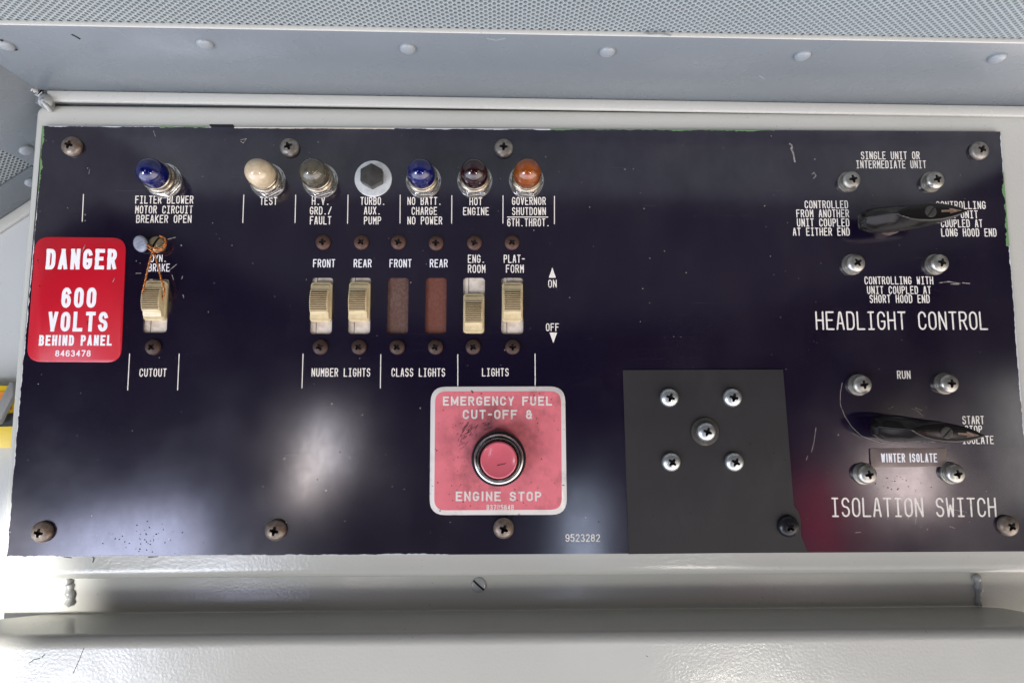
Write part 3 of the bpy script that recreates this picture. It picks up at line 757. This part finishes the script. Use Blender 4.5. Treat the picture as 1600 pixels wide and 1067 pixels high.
def specks(pix, m, r0=.6, r1=1.6, h=0.0, name='chip', parent=panel):
    mb = MB(); k = DIST / FPX
    for px, py in pix:
        x, z = xz(px, py, h); r = random.uniform(r0, r1) * k; n = 7
        pl = [(x + r * random.uniform(.5, 1.2) * math.cos(2 * math.pi * i / n), z + r * random.uniform(.5, 1.2) * math.sin(2 * math.pi * i / n)) for i in range(n)]
        mb.prism(pl, -h - .00009, -h + .0003)
    return tag(link(name, mb.mesh(name, m, smooth=False), parent), kind='stuff')
def scratch(paths, wpx=1.1, m='scratch', h=0.0, parent=panel, name='scratch'):
    mb = MB()
    for p in paths: stroke_px(mb, p, wpx, h=h, hh=.00007)
    return tag(link(name, mb.mesh(name, M[m], smooth=False), parent), kind='stuff')
scratch([[(1234, 225), (1237, 227), (1238, 232)], [(1236, 232), (1240, 241)], [(1240, 243), (1242, 253)]], 2.6)
scratch([[(1269, 272), (1272, 270), (1275, 275), (1271, 279)], [(1468, 442), (1482, 440), (1500, 443)], [(1486, 444), (1498, 444)], [(1504, 442), (1515, 443)]], 1.6)
a_ = [(1316, 598), (1313, 615), (1313, 632), (1320, 650), (1331, 667), (1345, 680), (1364, 688), (1390, 694), (1410, 695)]
scratch([a_[:4]], .8); scratch([a_[3:]], .55)
scratch([[(1388, 639), (1396, 635)], [(1424, 638), (1434, 642), (1442, 650)], [(1430, 637), (1440, 641)], [(1490, 796), (1510, 800)], [(1484, 822), (1492, 825)], [(1275, 668), (1272, 690), (1268, 706)], [(1262, 712), (1260, 718)],
         [(1422, 800), (1418, 812)], [(1432, 805), (1430, 818)], [(1336, 832), (1345, 831)]], .8)
scratch([[(262, 374), (274, 371)], [(265, 422), (276, 413)], [(213, 427), (220, 427)], [(269, 430), (271, 437)], [(285, 432), (284, 436)], [(286, 461), (287, 465)]], 1.3)
scratch([[(140, 265), (139, 272)], [(240, 195 + 10), (243, 214)], [(376, 219), (385, 217), (380, 224), (376, 221)]], .9)
specks([(213, 408), (219, 411), (343, 373), (317, 276), (83, 221), (72, 220), (137, 263), (106, 325), (133, 345), (60, 600), (65, 585), (1515, 815), (1449, 827), (1273, 249), (1248, 435), (1205, 213), (890, 465), (1150, 205), (846, 640), (927, 385), (834, 360), (660, 250), (716, 262)], M['scratch'], .5, 1.3)
specks([(230 + random.gauss(0, 32), 838 + random.gauss(0, 14)) for _ in range(46)] + [(476, 749), (496, 749), (504, 744), (531, 706), (935, 815), (925, 847)], M['dirt'], .5, 1.3, name='dirt_spot')
specks([(1400 + random.gauss(0, 22), 757 + random.gauss(0, 8)) for _ in range(22)], M['dirt'], .5, 1.5, name='dirt_spot')

# wear on the painted frame
def marks(paths, h, parent, wpx=1.0, m='dirt'):
    scratch([[(x - parent_off(parent)[0], y) for x, y in p] for p in paths], wpx, m, h, parent, 'paint_mark')
def parent_off(p): return (0, 0)
cab_marks = [[(143, 868), (147, 872), (145, 878)], [(100, 870), (112, 871)], [(232, 870), (246, 869)], [(268, 868), (299, 868)]]
marks(cab_marks, -.0024, cabinet, 1.3)
marks([[(46, 1035), (53, 1030), (62, 1028)], [(66, 1026), (70, 1022)]], -lf, ledge, 1.1)
marks([[(131, 1012), (124, 1030), (114, 1052)], [(1010, 1024), (1012, 1025)]], -lf, ledge, .8)
for pa, wd in (([(112, 54), (118, 57), (125, 61)], .0009), ([(2, 62), (9, 70), (18, 78), (26, 77)], .0016)):
    q_ = [sof(*p) + Vector((0, 0, -.0001)) for p in pa]
    tag(link('gouge', MB().tube(q_, wd * .5, 6).mesh('gouge', M['dirt']), flange), kind='stuff')
for pa in ([(1006, 52), (1015, 54), (1030, 53), (1048, 56)], [(760, 60), (775, 63), (790, 60)], [(1185, 118), (1194, 123)], [(262, 116), (266, 117)]):
    q_ = [sof(*p) for p in pa]
    tag(link('paint_drip', MB().tube(q_, .0004, 6).mesh('paint_drip', M['rivet']), flange), kind='stuff')

# ------------------------------------------------------------------ fasteners
def boolean_cut(head, cutter):
    a = bpy.data.objects.new('a', head); b = bpy.data.objects.new('b', cutter)
    COL.objects.link(a); COL.objects.link(b)
    md = a.modifiers.new('cut', 'BOOLEAN'); md.object = b; md.operation = 'DIFFERENCE'; md.solver = 'EXACT'
    try: md.material_mode = 'TRANSFER'
    except Exception: pass
    dg = bpy.context.evaluated_depsgraph_get(); me = bpy.data.meshes.new_from_object(a.evaluated_get(dg))
    bpy.data.objects.remove(a); bpy.data.objects.remove(b)
    me.polygons.foreach_set('use_smooth', [True] * len(me.polygons)); me.set_sharp_from_angle(angle=R(32))
    return me
def screw_mesh(r, hgt, m, kind='cross', wall=.35, base=0.0, arm=.60, wd=.15):
    prof = [(r * .9, base - .0003), (r * .97, base + .0001), (r, base + hgt * .12), (r, base + hgt * wall)]
    prof += [(r * math.cos(R(a)), base + hgt * (wall + (1 - wall) * math.sin(R(a)))) for a in (14, 28, 42, 56, 70, 80)] + [(r * .02, base + hgt)]
    head = MB().lathe(prof, 36).mesh('head', [m, M['recess_black']])
    top = base + hgt * 1.3; dep = base + hgt * .38
    c = MB()
    if kind == 'cross':
        L, W = r * arm, r * wd
        pl = [(L, -W), (L, W), (W * 1.5, W * 1.5), (W, L), (-W, L), (-W * 1.5, W * 1.5), (-L, W), (-L, -W), (-W * 1.5, -W * 1.5), (-W, -L), (W, -L), (W * 1.5, -W * 1.5)]
        n = len(pl); v = [(x, -top, z) for x, z in pl] + [(x * .55, -dep, z * .55) for x, z in pl]
        c.add(v, [tuple(range(n)), tuple(range(2 * n - 1, n - 1, -1))] + [(i, n + i, n + (i + 1) % n, (i + 1) % n) for i in range(n)])
    else:
        c.box((-r * 1.3, -top, -r * .13), (r * 1.3, -(base + hgt * .55), r * .13))
    cm = c.mesh('cutter', M['recess_black'], smooth=False)
    return boolean_cut(head, cm)
SM = {
 'rust': screw_mesh(.0047, .0030, M['rust']), 'rust_dark': screw_mesh(.0047, .0034, M['rust_dark']),
 'old': screw_mesh(.0063, .0048, M['old'], wd=.13, arm=.52), 'old_grey': screw_mesh(.0061, .0044, M['old_grey'], wd=.13, arm=.52),
 'black': screw_mesh(.0066, .0050, M['black_metal'], wd=.13, arm=.50),
 'bright': screw_mesh(.0058, .0044, M['bright'], wd=.13, arm=.58), 'brass': screw_mesh(.0052, .0034, M['brass'], 'slot'),
 'zinc': screw_mesh(.0059, .0043, M['zinc'], base=.0026, wd=.13, arm=.56), 'painted': screw_mesh(.0047, .0012, M['weld'], 'slot'),
}
TOP = {'rust': .003, 'rust_dark': .0034, 'old': .0048, 'old_grey': .0044, 'black': .005, 'bright': .0044, 'brass': .0034, 'zinc': .0069, 'painted': .0012}
LOCKW = MB().lathe([(.0048, 0), (.0068, 0), (.0069, .0006), (.0067, .0011), (.0056, .0013), (.0060, .0016), (.0061, .0026), (.0050, .0027)], 36).mesh('lock_washer', M['zinc'])
def screw(kind, px, py, label, group, rot=None, h=0.0):
    p = at(px, py, h + TOP[kind] * .7); p.y = -h                       # the photograph shows the head; it stands square on the panel
    ry = rot if rot is not None else random.uniform(0, math.pi)
    if kind == 'zinc':
        t = thing('screw', label, 'screw', p, ry, group)
        link('head', SM[kind], t); link('lock_washer', LOCKW, t)
        return t
    return tag(link('screw', SM[kind], None, p, ry), label, 'screw', group)
PM = 'screws holding the control panel'
screw('old', 109, 227, 'rusty topped round screw in the top left corner of the black panel', PM, R(15))
screw('old_grey', 451, 229, 'dull grey screw on the panel above the TEST and H.V. lamps', PM, R(70))
screw('old_grey', 787, 230, 'dull grey screw on the panel above the maroon and amber lamps', PM, R(95))
screw('old_grey', 1533, 234, 'grey screw with rusty recess in the top right corner of the panel', PM, R(25))
screw('rust_dark' if 0 else 'old', 62, 832, 'brown screw in the bottom left corner of the black panel', PM, R(10))
screw('old', 429, 829, 'brown screw at the panel bottom under the NUMBER LIGHTS switches', PM, R(12))
screw('old', 787, 826, 'brown screw at the panel bottom just below the pink engine stop sign', PM, R(25))
screw('black', 1234, 823, 'black screw beside the charcoal cover plate, the only black screw', PM, R(45))
screw('old', 1579, 822, 'brown screw in the bottom right corner under ISOLATION SWITCH', PM, R(35))
SG = 'rusty screws of the switch row'
names = [(504, 378, 542, 499.5, 'first FRONT'), (564, 378, 542, 560, 'first REAR'), (622, 378, 542, 620, 'second FRONT'), (681, 379.5, 542, 680, 'second REAR'), (741, 379, 542, 739, 'ENG. ROOM'), (800, 378.5, 542, 801, 'PLATFORM')]
long = {'first FRONT': 'the FRONT number light switch', 'first REAR': 'the REAR number light switch', 'second FRONT': 'the FRONT class light blank', 'second REAR': 'the REAR class light blank', 'ENG. ROOM': 'the ENG. ROOM light switch', 'PLATFORM': 'the PLATFORM light switch'}
for x, y0, y1, x1, nm in names:
    screw('rust', x, y0, 'small brown rusty screw above ' + long[nm], SG)
    screw('rust_dark', x1, y1, 'small dark rusty screw below ' + long[nm], SG)
screw('rust_dark', 237, 542, 'small dark rusty screw below the sealed dynamic brake switch', SG, R(40))
screw('brass', 243, 381, 'tarnished brass slotted screw with seal wire around it', SG, R(-62))
CG = 'bright screws of the cover plate'
CV = .0007
for px, py, nm in ((1047, 621, 'upper left'), (1146, 621, 'upper right'), (1050, 722, 'lower left'), (1149, 722, 'lower right')):
    screw('bright', px, py, 'bright zinc cross screw at the %s of the charcoal cover plate' % nm, CG, R(30) + random.uniform(-.3, .3), CV)
wp = at(1101, 674, CV)
cs = thing('screw', 'bright zinc screw on a grey washer in the middle of the charcoal cover plate', 'screw', (wp.x, -CV, wp.z), R(20), CG)
WSH = MB().lathe([(.003, 0), (.0086, 0), (.0088, .0004), (.0086, .0011), (.0079, .0013), (.003, .0013)], 44).mesh('washer', M['hexhead'])
link('washer', WSH, cs)
cm_ = link('head', SM['bright'], cs, (0, -.0013, 0))
KG = 'zinc screws around the rotary knobs'
for px, py, nm in ((1331, 281, 'upper left'), (1462, 281, 'upper right'), (1338, 411, 'lower left'), (1469, 411, 'lower right')):
    screw('zinc', px, py, 'zinc screw with lock washer at the %s of the headlight knob' % nm, KG)
for px, py, nm in ((1348, 601, 'upper left'), (1484, 599, 'upper right'), (1356, 741, 'lower left'), (1494, 740, 'lower right')):
    screw('zinc', px, py, 'zinc screw with lock washer at the %s of the isolation knob' % nm, KG)
screw('painted', 748, 914, 'grey painted slotted screw in the recess under the door', 'painted screws', R(42), -.0120)

# ------------------------------------------------------------------ cover plate, tape, signs
CP = [xz(973, 578), xz(1223, 577), xz(1240, 790), xz(1246, 797), xz(1251, 812), xz(1251, 836), xz(1262, 862), xz(982, 865)]
tag(link('cover_plate', MB().prism(CP, -CV, .0).mesh('cover_plate', M['cover'], bevel=.0002, bseg=1)), 'matte charcoal square cover plate carrying five bright screws', 'cover plate')
TP = .0010
tape = thing('label_strip', 'grey brown strip lettered WINTER ISOLATE under the isolation knob', 'label strip', (0, 0, 0))
link('strip', MB().prism([xz(1360, 700.5, TP), xz(1479, 700.5, TP), xz(1480, 726, TP), xz(1476, 729, TP), xz(1361, 730, TP)], -TP, 0).mesh('strip', M['tape'], bevel=.0003), tape)
mb = MB(); text(mb, 'WINTER ISOLATE', 1377, 1464.5, 708, 722, stroke=.145, h=TP, bold=True, serif=False, rnd=False); link('lettering', mb.mesh('lettering', M['white'], smooth=False), tape)

DG = .0006
dp = rounded_poly([xz(55, 370, DG), xz(197, 371.5, DG), xz(189, 566, DG), xz(41, 565, DG)], .0088)
dan = thing('danger_sign', 'red rounded sign reading DANGER 600 VOLTS BEHIND PANEL', 'warning sign')
link('plate', MB().prism(dp, -DG, 0).mesh('plate', M['red'], bevel=.00025), dan)
mb = MB()
for l, st in ((('DANGER', 71, 181.5, 389, 421), .19), (('600', 95, 149.5, 449, 481), .19), (('VOLTS', 74, 167.5, 487, 518), .19), (('BEHIND PANEL', 60.5, 174.5, 523.5, 540), .20)):
    text(mb, *l, stroke=st, h=DG, bold=True, serif=False, rnd=False, hh=.00016)
text(mb, '8463478', 86, 141.5, 547, 557, stroke=.17, h=DG, serif=False)
link('lettering', mb.mesh('lettering', M['white'], smooth=False), dan)
specks([(137, 503), (136, 506), (62, 447)], M['dirt'], .6, 1.4, h=DG + .00018, name='chip', parent=dan)
scratch([[(176, 441), (179, 435)], [(133, 383), (128, 394)]], 1.2, h=DG, parent=dan)

EG = .0008
em = thing('engine_stop_sign', 'faded pink square sign reading EMERGENCY FUEL CUT-OFF and ENGINE STOP', 'sign')
ep = rounded_poly([xz(673, 604, EG), xz(883, 603.5, EG), xz(886, 804, EG), xz(671, 804.5, EG)], .0095)
link('plate', MB().prism(ep, -EG, 0).mesh('plate', M['signwhite'], bevel=.0002), em)
ei = rounded_poly([xz(680, 611.5, EG), xz(876.5, 611, EG), xz(878, 796, EG), xz(678.5, 797, EG)], .0068)
link('field', MB().prism(ei, -EG - .00010, -EG + .0004).mesh('field', M['pink']), em)
E2 = EG + .00010
mb = MB()
for l, st in ((('EMERGENCY FUEL', 692, 862.5, 619, 633.5), .20), (('CUT-OFF &', 723, 831.5, 640, 654.5), .20), (('ENGINE STOP', 712, 846, 767.5, 782.5), .20)):
    text(mb, *l, stroke=st, h=E2, bold=True, serif=False, rnd=False, hh=.00012)
text(mb, '9370564B', 760, 803, 788, 796.5, stroke=.18, h=E2, serif=False)
link('lettering', mb.mesh('lettering', M['worn_white'], smooth=False), em)
# grime smears on the sign
def smear(cx, cy, n, sx, sy, ang, ln, parent, h, wpx=.8):
    ps_ = []
    for _ in range(n):
        x, y = cx + random.gauss(0, sx), cy + random.gauss(0, sy); l = ln * random.uniform(.3, 1); a = R(ang + random.gauss(0, 12))
        ps_.append([(x, y), (x + l * math.cos(a) * .5, y - l * math.sin(a) * .5 + random.uniform(-.5, .5)), (x + l * math.cos(a), y - l * math.sin(a))])
    scratch(ps_, wpx, 'dirt', h, parent, 'smear')
smear(728, 672, 34, 7, 9, 50, 8, em, E2); smear(762, 665, 16, 6, 4, 35, 5, em, E2, .7); smear(720, 690, 14, 5, 6, 60, 9, em, E2, .6)
specks([(702, 772), (707, 781), (720, 757), (718, 760), (734, 617), (752, 615), (840, 661), (866, 655), (846, 717), (862, 749), (672, 771), (700, 727), (709, 718), (735, 790), (710, 614), (712, 665), (868, 600 + 190)]
       + [(random.uniform(682, 875), random.uniform(612, 795)) for _ in range(40)], M['dirt'], .4, 1.3, h=E2, name='dirt_spot', parent=em)

# push button
bp = at(779.3, 714, EG)
bt = thing('push_button', 'pink emergency push button in a knurled chrome collar on the pink sign', 'push button', (bp.x, -EG, bp.z))
link('knurled_ring', MB().lathe([(.0095, 0), (.0158, 0), (.0164, .0006), (.0164, .0098), (.0158, .0106), (.0135, .0106)], 150, (2, 3, .00022)).mesh('knurled_ring', M['black_metal'], sharp=20), bt)
link('collar', MB().lathe([(.0112, .001), (.0150, .0100), (.0150, .0118), (.0146, .0128), (.0139, .0132), (.0133, .0126), (.0129, .0112), (.0128, .0150), (.0125, .0159), (.0118, .0159), (.0115, .0148), (.0115, .002)], 64, close=False).mesh('collar', M['chrome']), bt)
link('cap', MB().lathe([(.0109, .002), (.0109, .0172), (.0106, .0182), (.0100, .0186), (.0093, .0184), (.0060, .0179), (.0030, .0177), (.0001, .0176)], 64).mesh('cap', M['pinkcap']), bt)
scratch([[(777, 727), (784, 725.5)], [(784, 725.5), (790, 724)]], .9, 'dirt', EG + .0179, None, 'smear')
sm_ = [o for o in COL.objects if o.name.startswith('smear')][-1]
sm_.parent = bt; sm_.location = (-bp.x, EG, -bp.z)

# ------------------------------------------------------------------ indicator lamps
def hexagon(r, a0=0): return [(r * math.cos(R(60 * i + a0)), r * math.sin(R(60 * i + a0))) for i in range(6)]
WSHL = MB().lathe([(.006, 0), (.0113, 0), (.0115, .0004), (.0113, .0010), (.006, .0011)], 48).mesh('washer', M['chrome'])
NUT = MB().prism(hexagon(.0111), -.0032, -.0011).mesh('nut', M['chrome'], bevel=.0006)
COLR = MB().lathe([(.0070, .003), (.0093, .0032), (.0096, .0036), (.0096, .0062), (.0092, .0066), (.0085, .0070), (.0085, .0080), (.0092, .0083), (.0094, .0090), (.0093, .0100), (.0089, .0105), (.0084, .0105)], 110, (2, 3, .00013)).mesh('collar', M['nickel'], sharp=25)
def lens_mesh(m, flutes=False):
    r0 = .0086; prof = [(r0, .0100), (r0 * 1.0, .0120), (r0 * .985, .0140)]
    prof += [(r0 * .985 * math.cos(R(a)), .0140 + .0092 * math.sin(R(a))) for a in (12, 24, 36, 48, 60, 70, 79)] + [(.00006, .0232)]
    mb = MB(); mb.lathe(prof, 48)
    if flutes:
        mb.v = [(x * k, y, z * k) for (x, y, z) in mb.v for k in [1 + .022 * math.cos(16 * math.atan2(z, x))]]
    return mb.mesh('lens', m, sharp=60)
BULB = MB().lathe([(.0070, .0102), (.0070, .0112), (.0042, .0114), (.0042, .0150)] + [(.0042 * math.cos(R(a)), .0150 + .0042 * math.sin(R(a))) for a in (20, 40, 60, 78)], 28).mesh('bulb', M['bulb'])
IG = 'indicator lamps in the upper row'
first = None
for px, py, mk, fl, lab in ((257, 283, 'blue', 0, 'dark blue lamp above the FILTER BLOWER legend, apart from the row'), (419, 283, 'milk', 0, 'milky cream lamp above the TEST legend'),
        (501, 283, 'smoke', 1, 'smoky grey fluted lamp above the H.V. GRD. FAULT legend'), (662, 283, 'blue', 0, 'blue lamp above the NO BATT. CHARGE legend'),
        (742, 283, 'maroon', 0, 'dark maroon lamp above the HOT ENGINE legend'), (822.5, 283, 'amber', 0, 'amber lamp above the GOVERNOR SHUTDOWN legend')):
    p = at(px, py)
    if first is None:
        t = first = thing('indicator_lamp', lab, 'indicator lamp', p, R(10), IG)
        link('washer', WSHL, t); link('nut', NUT, t); link('collar', COLR, t); lo = link('lens', lens_mesh(M[mk]), t); link('bulb', BULB, lo)
    else:
        t = copy_tree(first); t.location = p; t['label'] = lab; t.rotation_euler = (0, random.uniform(0, 1), 0)
        for c in t.children:
            if c.name.startswith('lens'): c.data = lens_mesh(M[mk], fl)
p = at(583.5, 280)
hb = thing('hex_bolt', 'grey hexagonal bolt head on a pale washer above the TURBO. AUX. PUMP legend', 'bolt', p)
link('washer', MB().lathe([(.004, 0), (.0117, 0), (.0120, .0004), (.0117, .0014), (.004, .0016)], 56).mesh('washer', M['washer']), hb)
link('head', MB().prism(hexagon(.0079, 30), -.0072, -.0016).mesh('head', M['hexhead'], bevel=.0005), hb)

# ------------------------------------------------------------------ slide switches
def grip_profile():
    P = [(-.0104, .0012), (-.0104, .0022), (-.0094, .0026), (-.0080, .0030), (-.0074, .0034), (-.0068, .0046), (-.0063, .0048)]
    n = 9; z0, z1 = -.0060, .0060
    for i in range(n):
        a = z0 + (z1 - z0) * i / n; st = (z1 - z0) / n; arch = lambda z: .0052 + .0010 * (1 - (z / .006) ** 2)
        P += [(a + st * .10, arch(a) - .00060), (a + st * .30, arch(a + st * .3)), (a + st * .72, arch(a + st * .7)), (a + st * .92, arch(a + st) - .00060)]
    P += [(.0063, .0048), (.0068, .0046), (.0074, .0034), (.0080, .0030), (.0094, .0026), (.0104, .0022), (.0104, .0012)]
    return P
GP = grip_profile(); gw = .0050
mb = MB(); n = len(GP); V = []; F = []
xs = [(-gw - .0006, -.00035), (-gw, 0), (gw, 0), (gw + .0006, -.00035)]
for x, dh in xs: V += [(x, -(h + (dh if h > .003 else 0)), z) for z, h in GP]
for k in range(3): F += [(k * n + i, k * n + i + 1, (k + 1) * n + i + 1, (k + 1) * n + i) for i in range(n - 1)]
cl = (gw + .0006); base = len(V)
V += [(-cl - .0003, -.0012, z) for z, h in GP] + [(cl + .0003, -.0012, z) for z, h in GP]
F += [(i, i + 1, base + i + 1, base + i) for i in range(n - 1)] + [(3 * n + i + 1, 3 * n + i, base + n + i, base + n + i + 1) for i in range(n - 1)]
mb.add(V, F); GRIP = mb.mesh('grip', [M['cream'], M['groove']], sharp=28)
for p_ in GRIP.polygons:                        # dirt packed in the grooves
    zs = [GRIP.vertices[i].co.z for i in p_.vertices]; hs = [-GRIP.vertices[i].co.y for i in p_.vertices]
    if abs(p_.center.z) < .0062 and max(hs) - min(hs) < .0003 and max(zs) - min(zs) < .0006 and abs(p_.center.x) < gw: p_.material_index = 1
fp = rrect(-.0066, -.0126, .0066, .0126, .0022, 6)
FLANGE = MB().prism(fp, -.0022, .0012).mesh('slider', M['cream'], bevel=.0007, bseg=3)
SP = rrect(-.0085, -.0195, .0085, .0195, .001, 3)
PLATE = MB().prism(SP, .0016, .0029).mesh('slot_plate', M['slotwhite'])
SEAM = MB().box((-.0036, .00145, -.0180), (-.0033, .0018, .0180)).mesh('seam', M['seam'])
BLANK = {k: MB().prism(SP, .0019, .0031).mesh('blanking_plate', M[k]) for k in ('blank', 'blank_red')}
SWG = 'slide switches in the middle row'
firsts = None
for i, (s, dy, lab) in enumerate(((SLOTS[0], -8, 'sealed cream slide switch under DYN. BRAKE with wire hooked over it'), (SLOTS[1], -5.5, 'cream slide switch under FRONT above NUMBER LIGHTS, pushed up'),
        (SLOTS[2], -6, 'cream slide switch under REAR above NUMBER LIGHTS, pushed up'), (SLOTS[5], 12, 'cream slide switch under ENG. ROOM, pushed down to off'), (SLOTS[6], -5.5, 'cream slide switch under PLATFORM above LIGHTS, pushed up'))):
    p = at(s[0], s[1]); dz = at(s[0], s[1] + dy).z - p.z
    if firsts is None:
        t = firsts = thing('slide_switch', lab, 'switch', p, 0, SWG)
        pl = link('slot_plate', PLATE, t); link('seam', SEAM, pl)
        sl = link('slider', FLANGE, t, (0, 0, dz)); link('grip', GRIP, sl, (0, -.0012, 0))
    else:
        t = copy_tree(firsts); t.location = p; t['label'] = lab
        for c in t.children:
            if c.name.startswith('slider'): c.location = (0, 0, dz)
for s, bk, lab in ((SLOTS[3], 'blank', 'speckled brown blanking plate filling the FRONT class lights slot'), (SLOTS[4], 'blank_red', 'plain red brown blanking plate filling the REAR class lights slot')):
    tag(link('blanking_plate', BLANK[bk], None, at(s[0], s[1])), lab, 'blanking plate', 'blanked class light slots')

# ------------------------------------------------------------------ rotary knobs
def knob_body():
    # stations along the pointer: x, top height, top half width, waist half width, bottom height
    ST = [(-.0262, .0180, .0002, .0018, .0110), (-.0245, .0198, .0003, .0050, .0080), (-.0190, .0232, .0003, .0074, .0068), (-.0145, .0262, .0003, .0079, .0064),
          (-.0122, .0271, .0005, .0080, .0063), (-.0090, .0273, .0024, .0079, .0063), (-.0040, .0274, .0042, .0077, .0064), (.0020, .0275, .0052, .0073, .0070), (.0085, .0276, .0055, .0068, .0084),
          (.0150, .0277, .0051, .0060, .0108), (.0215, .0278, .0040, .0046, .0146), (.0270, .0278, .0023, .0028, .0190), (.0305, .0277, .0007, .0010, .0232), (.0312, .0272, .0001, .0002, .0250)]
    D = []
    for i in range(len(ST) - 1):
        a, b, c, d = ST[max(i - 1, 0)], ST[i], ST[i + 1], ST[min(i + 2, len(ST) - 1)]
        for k in range(5):
            t = k / 5; lin = tuple(b[q] + (c[q] - b[q]) * t for q in range(5))
            cr = tuple(.5 * (2 * b[q] + (c[q] - a[q]) * t + (2 * a[q] - 5 * b[q] + 4 * c[q] - d[q]) * t * t + (3 * b[q] - a[q] - 3 * c[q] + d[q]) * t ** 3) for q in range(5))
            D.append((lin[0], lin[1], max(.0001, lin[2]), max(.0002, cr[3]), cr[4]))
    D.append(ST[-1])
    V = []; F = []; m = 18
    for x, th, tw, ww, bh in D:
        e = min(.0009, tw * .6 + .0001); hh = th - bh
        half = [(tw - e, th), (tw - e * .35, th - e * .18), (tw, th - e * .7), (tw + (ww - tw) * .12, th - e - hh * .06), (tw + (ww - tw) * .45, th - hh * .22),
                (tw + (ww - tw) * .85, th - hh * .45), (ww, th - hh * .68), (ww * .94, th - hh * .90), (ww * .70, bh)]
        sec = [(-p, h) for p, h in reversed(half)] + half
        V += [(x, -h, z) for z, h in sec]
    for i in range(len(D) - 1):
        for j in range(m): F.append((i * m + j, i * m + (j + 1) % m, (i + 1) * m + (j + 1) % m, (i + 1) * m + j))
    F += [tuple(range(m)), tuple((len(D) - 1) * m + j for j in range(m))]
    return MB().add(V, F).mesh('handle', M['bakelite'], sharp=50)
KB = knob_body()
KSH = MB().lathe([(.0068, 0), (.0070, .0006), (.0070, .0070), (.0064, .0090), (.003, .0092)], 40).mesh('shaft', M['old'])
KSC = screw_mesh(.0035, .0007, M['hexhead'], 'slot', wall=.6)
ARR = MB().prism([(.0150, -.0006), (.0205, -.0006), (.0200, -.0017), (.0275, 0), (.0200, .0017), (.0205, .0006), (.0150, .0006)], -.02805, -.0274).mesh('arrow', M['copper'])
k1 = thing('rotary_knob', 'black pointer knob of the headlight control, pointing right', 'knob', at(1386, 352), R(-2), 'black rotary pointer knobs')
link('shaft', KSH, k1); hd = link('handle', KB, k1); link('handle_screw', KSC, hd, (.0085, -.0274, .0), R(-50)); link('arrow', ARR, hd)
k2 = copy_tree(k1); k2.location = at(1407, 670); k2.rotation_euler = (0, R(5), 0); k2['label'] = 'black pointer knob above the WINTER ISOLATE strip, pointing right'

# ------------------------------------------------------------------ wire seal on the brake switch
def catmull(P, n=12):
    P = [Vector(p) for p in P]; out = []
    for i in range(len(P) - 1):
        a, b, c, d = P[max(i - 1, 0)], P[i], P[i + 1], P[min(i + 2, len(P) - 1)]
        for k in range(n):
            t = k / n
            out.append(.5 * ((2 * b) + (c - a) * t + (2 * a - 5 * b + 4 * c - d) * t * t + (3 * b - a - 3 * c + d) * t ** 3))
    out.append(P[-1]); return out
seal = thing('wire_seal', 'orange twisted wire with a grey lead seal tied to the brake switch', 'wire seal')
def twisted(path, r=.00035, turns=900):
    C = catmull(path, 22)
    for ph, m in ((0, 'wire_orange'), (math.pi, 'wire_dark')):
        Q = []; L = 0
        for i, p in enumerate(C):
            if i: L += (p - C[i - 1]).length
            t = (C[min(i + 1, len(C) - 1)] - C[max(i - 1, 0)]).normalized(); a = t.cross(Vector((0, 1, .1))).normalized(); b = t.cross(a)
            q = ph + L * 2 * math.pi / .0036
            Q.append(p + (a * math.cos(q) + b * math.sin(q)) * r * .85)
        link('wire', MB().tube(Q, r, 7).mesh('wire', M[m], sharp=180), seal)
W = lambda px, py, h: at(px, py, h)
twisted([W(227, 379, .003), W(234, 385, .0045), W(244, 389, .0045), W(254, 386, .004), W(259, 378, .0035), W(256, 371, .003), W(249, 369, .003)])
twisted([W(228, 385, .0028), W(236, 391, .0045), W(247, 393, .0046), W(257, 387, .004), W(260, 377, .0032)])
twisted([W(239, 392, .0046), W(234, 408, .006), W(229, 430, .007), W(225, 448, .0075), W(222.5, 459, .006), W(224, 466, .003)])
twisted([W(239, 392, .0044), W(246, 412, .006), W(252, 436, .007), W(257, 455, .0062), W(255, 464, .0045), W(252, 470, .0035)])
bm_pts = []
lp = at(220, 381, .003)
d = MB().lathe([(.0030, -.0013), (.0043, -.0010), (.0048, 0), (.0044, .0010), (.0036, .0013), (.0001, .0011)], 26)
dm = d.mesh('lead_disc', M['lead'], sharp=60)
dm.transform(Matrix.Scale(1.12, 4, (0, 0, 1)))
o = link('lead_disc', dm, seal, lp); o.rotation_euler = (R(12), R(-20), R(-14))
mb = MB()
for k in (-.0018, 0, .0018): mb.box((-.0026, -.00155, k - .0002), (.0026, -.0009, k + .0002))
link('stamp_mark', mb.mesh('stamp_mark', M['lead']), o)
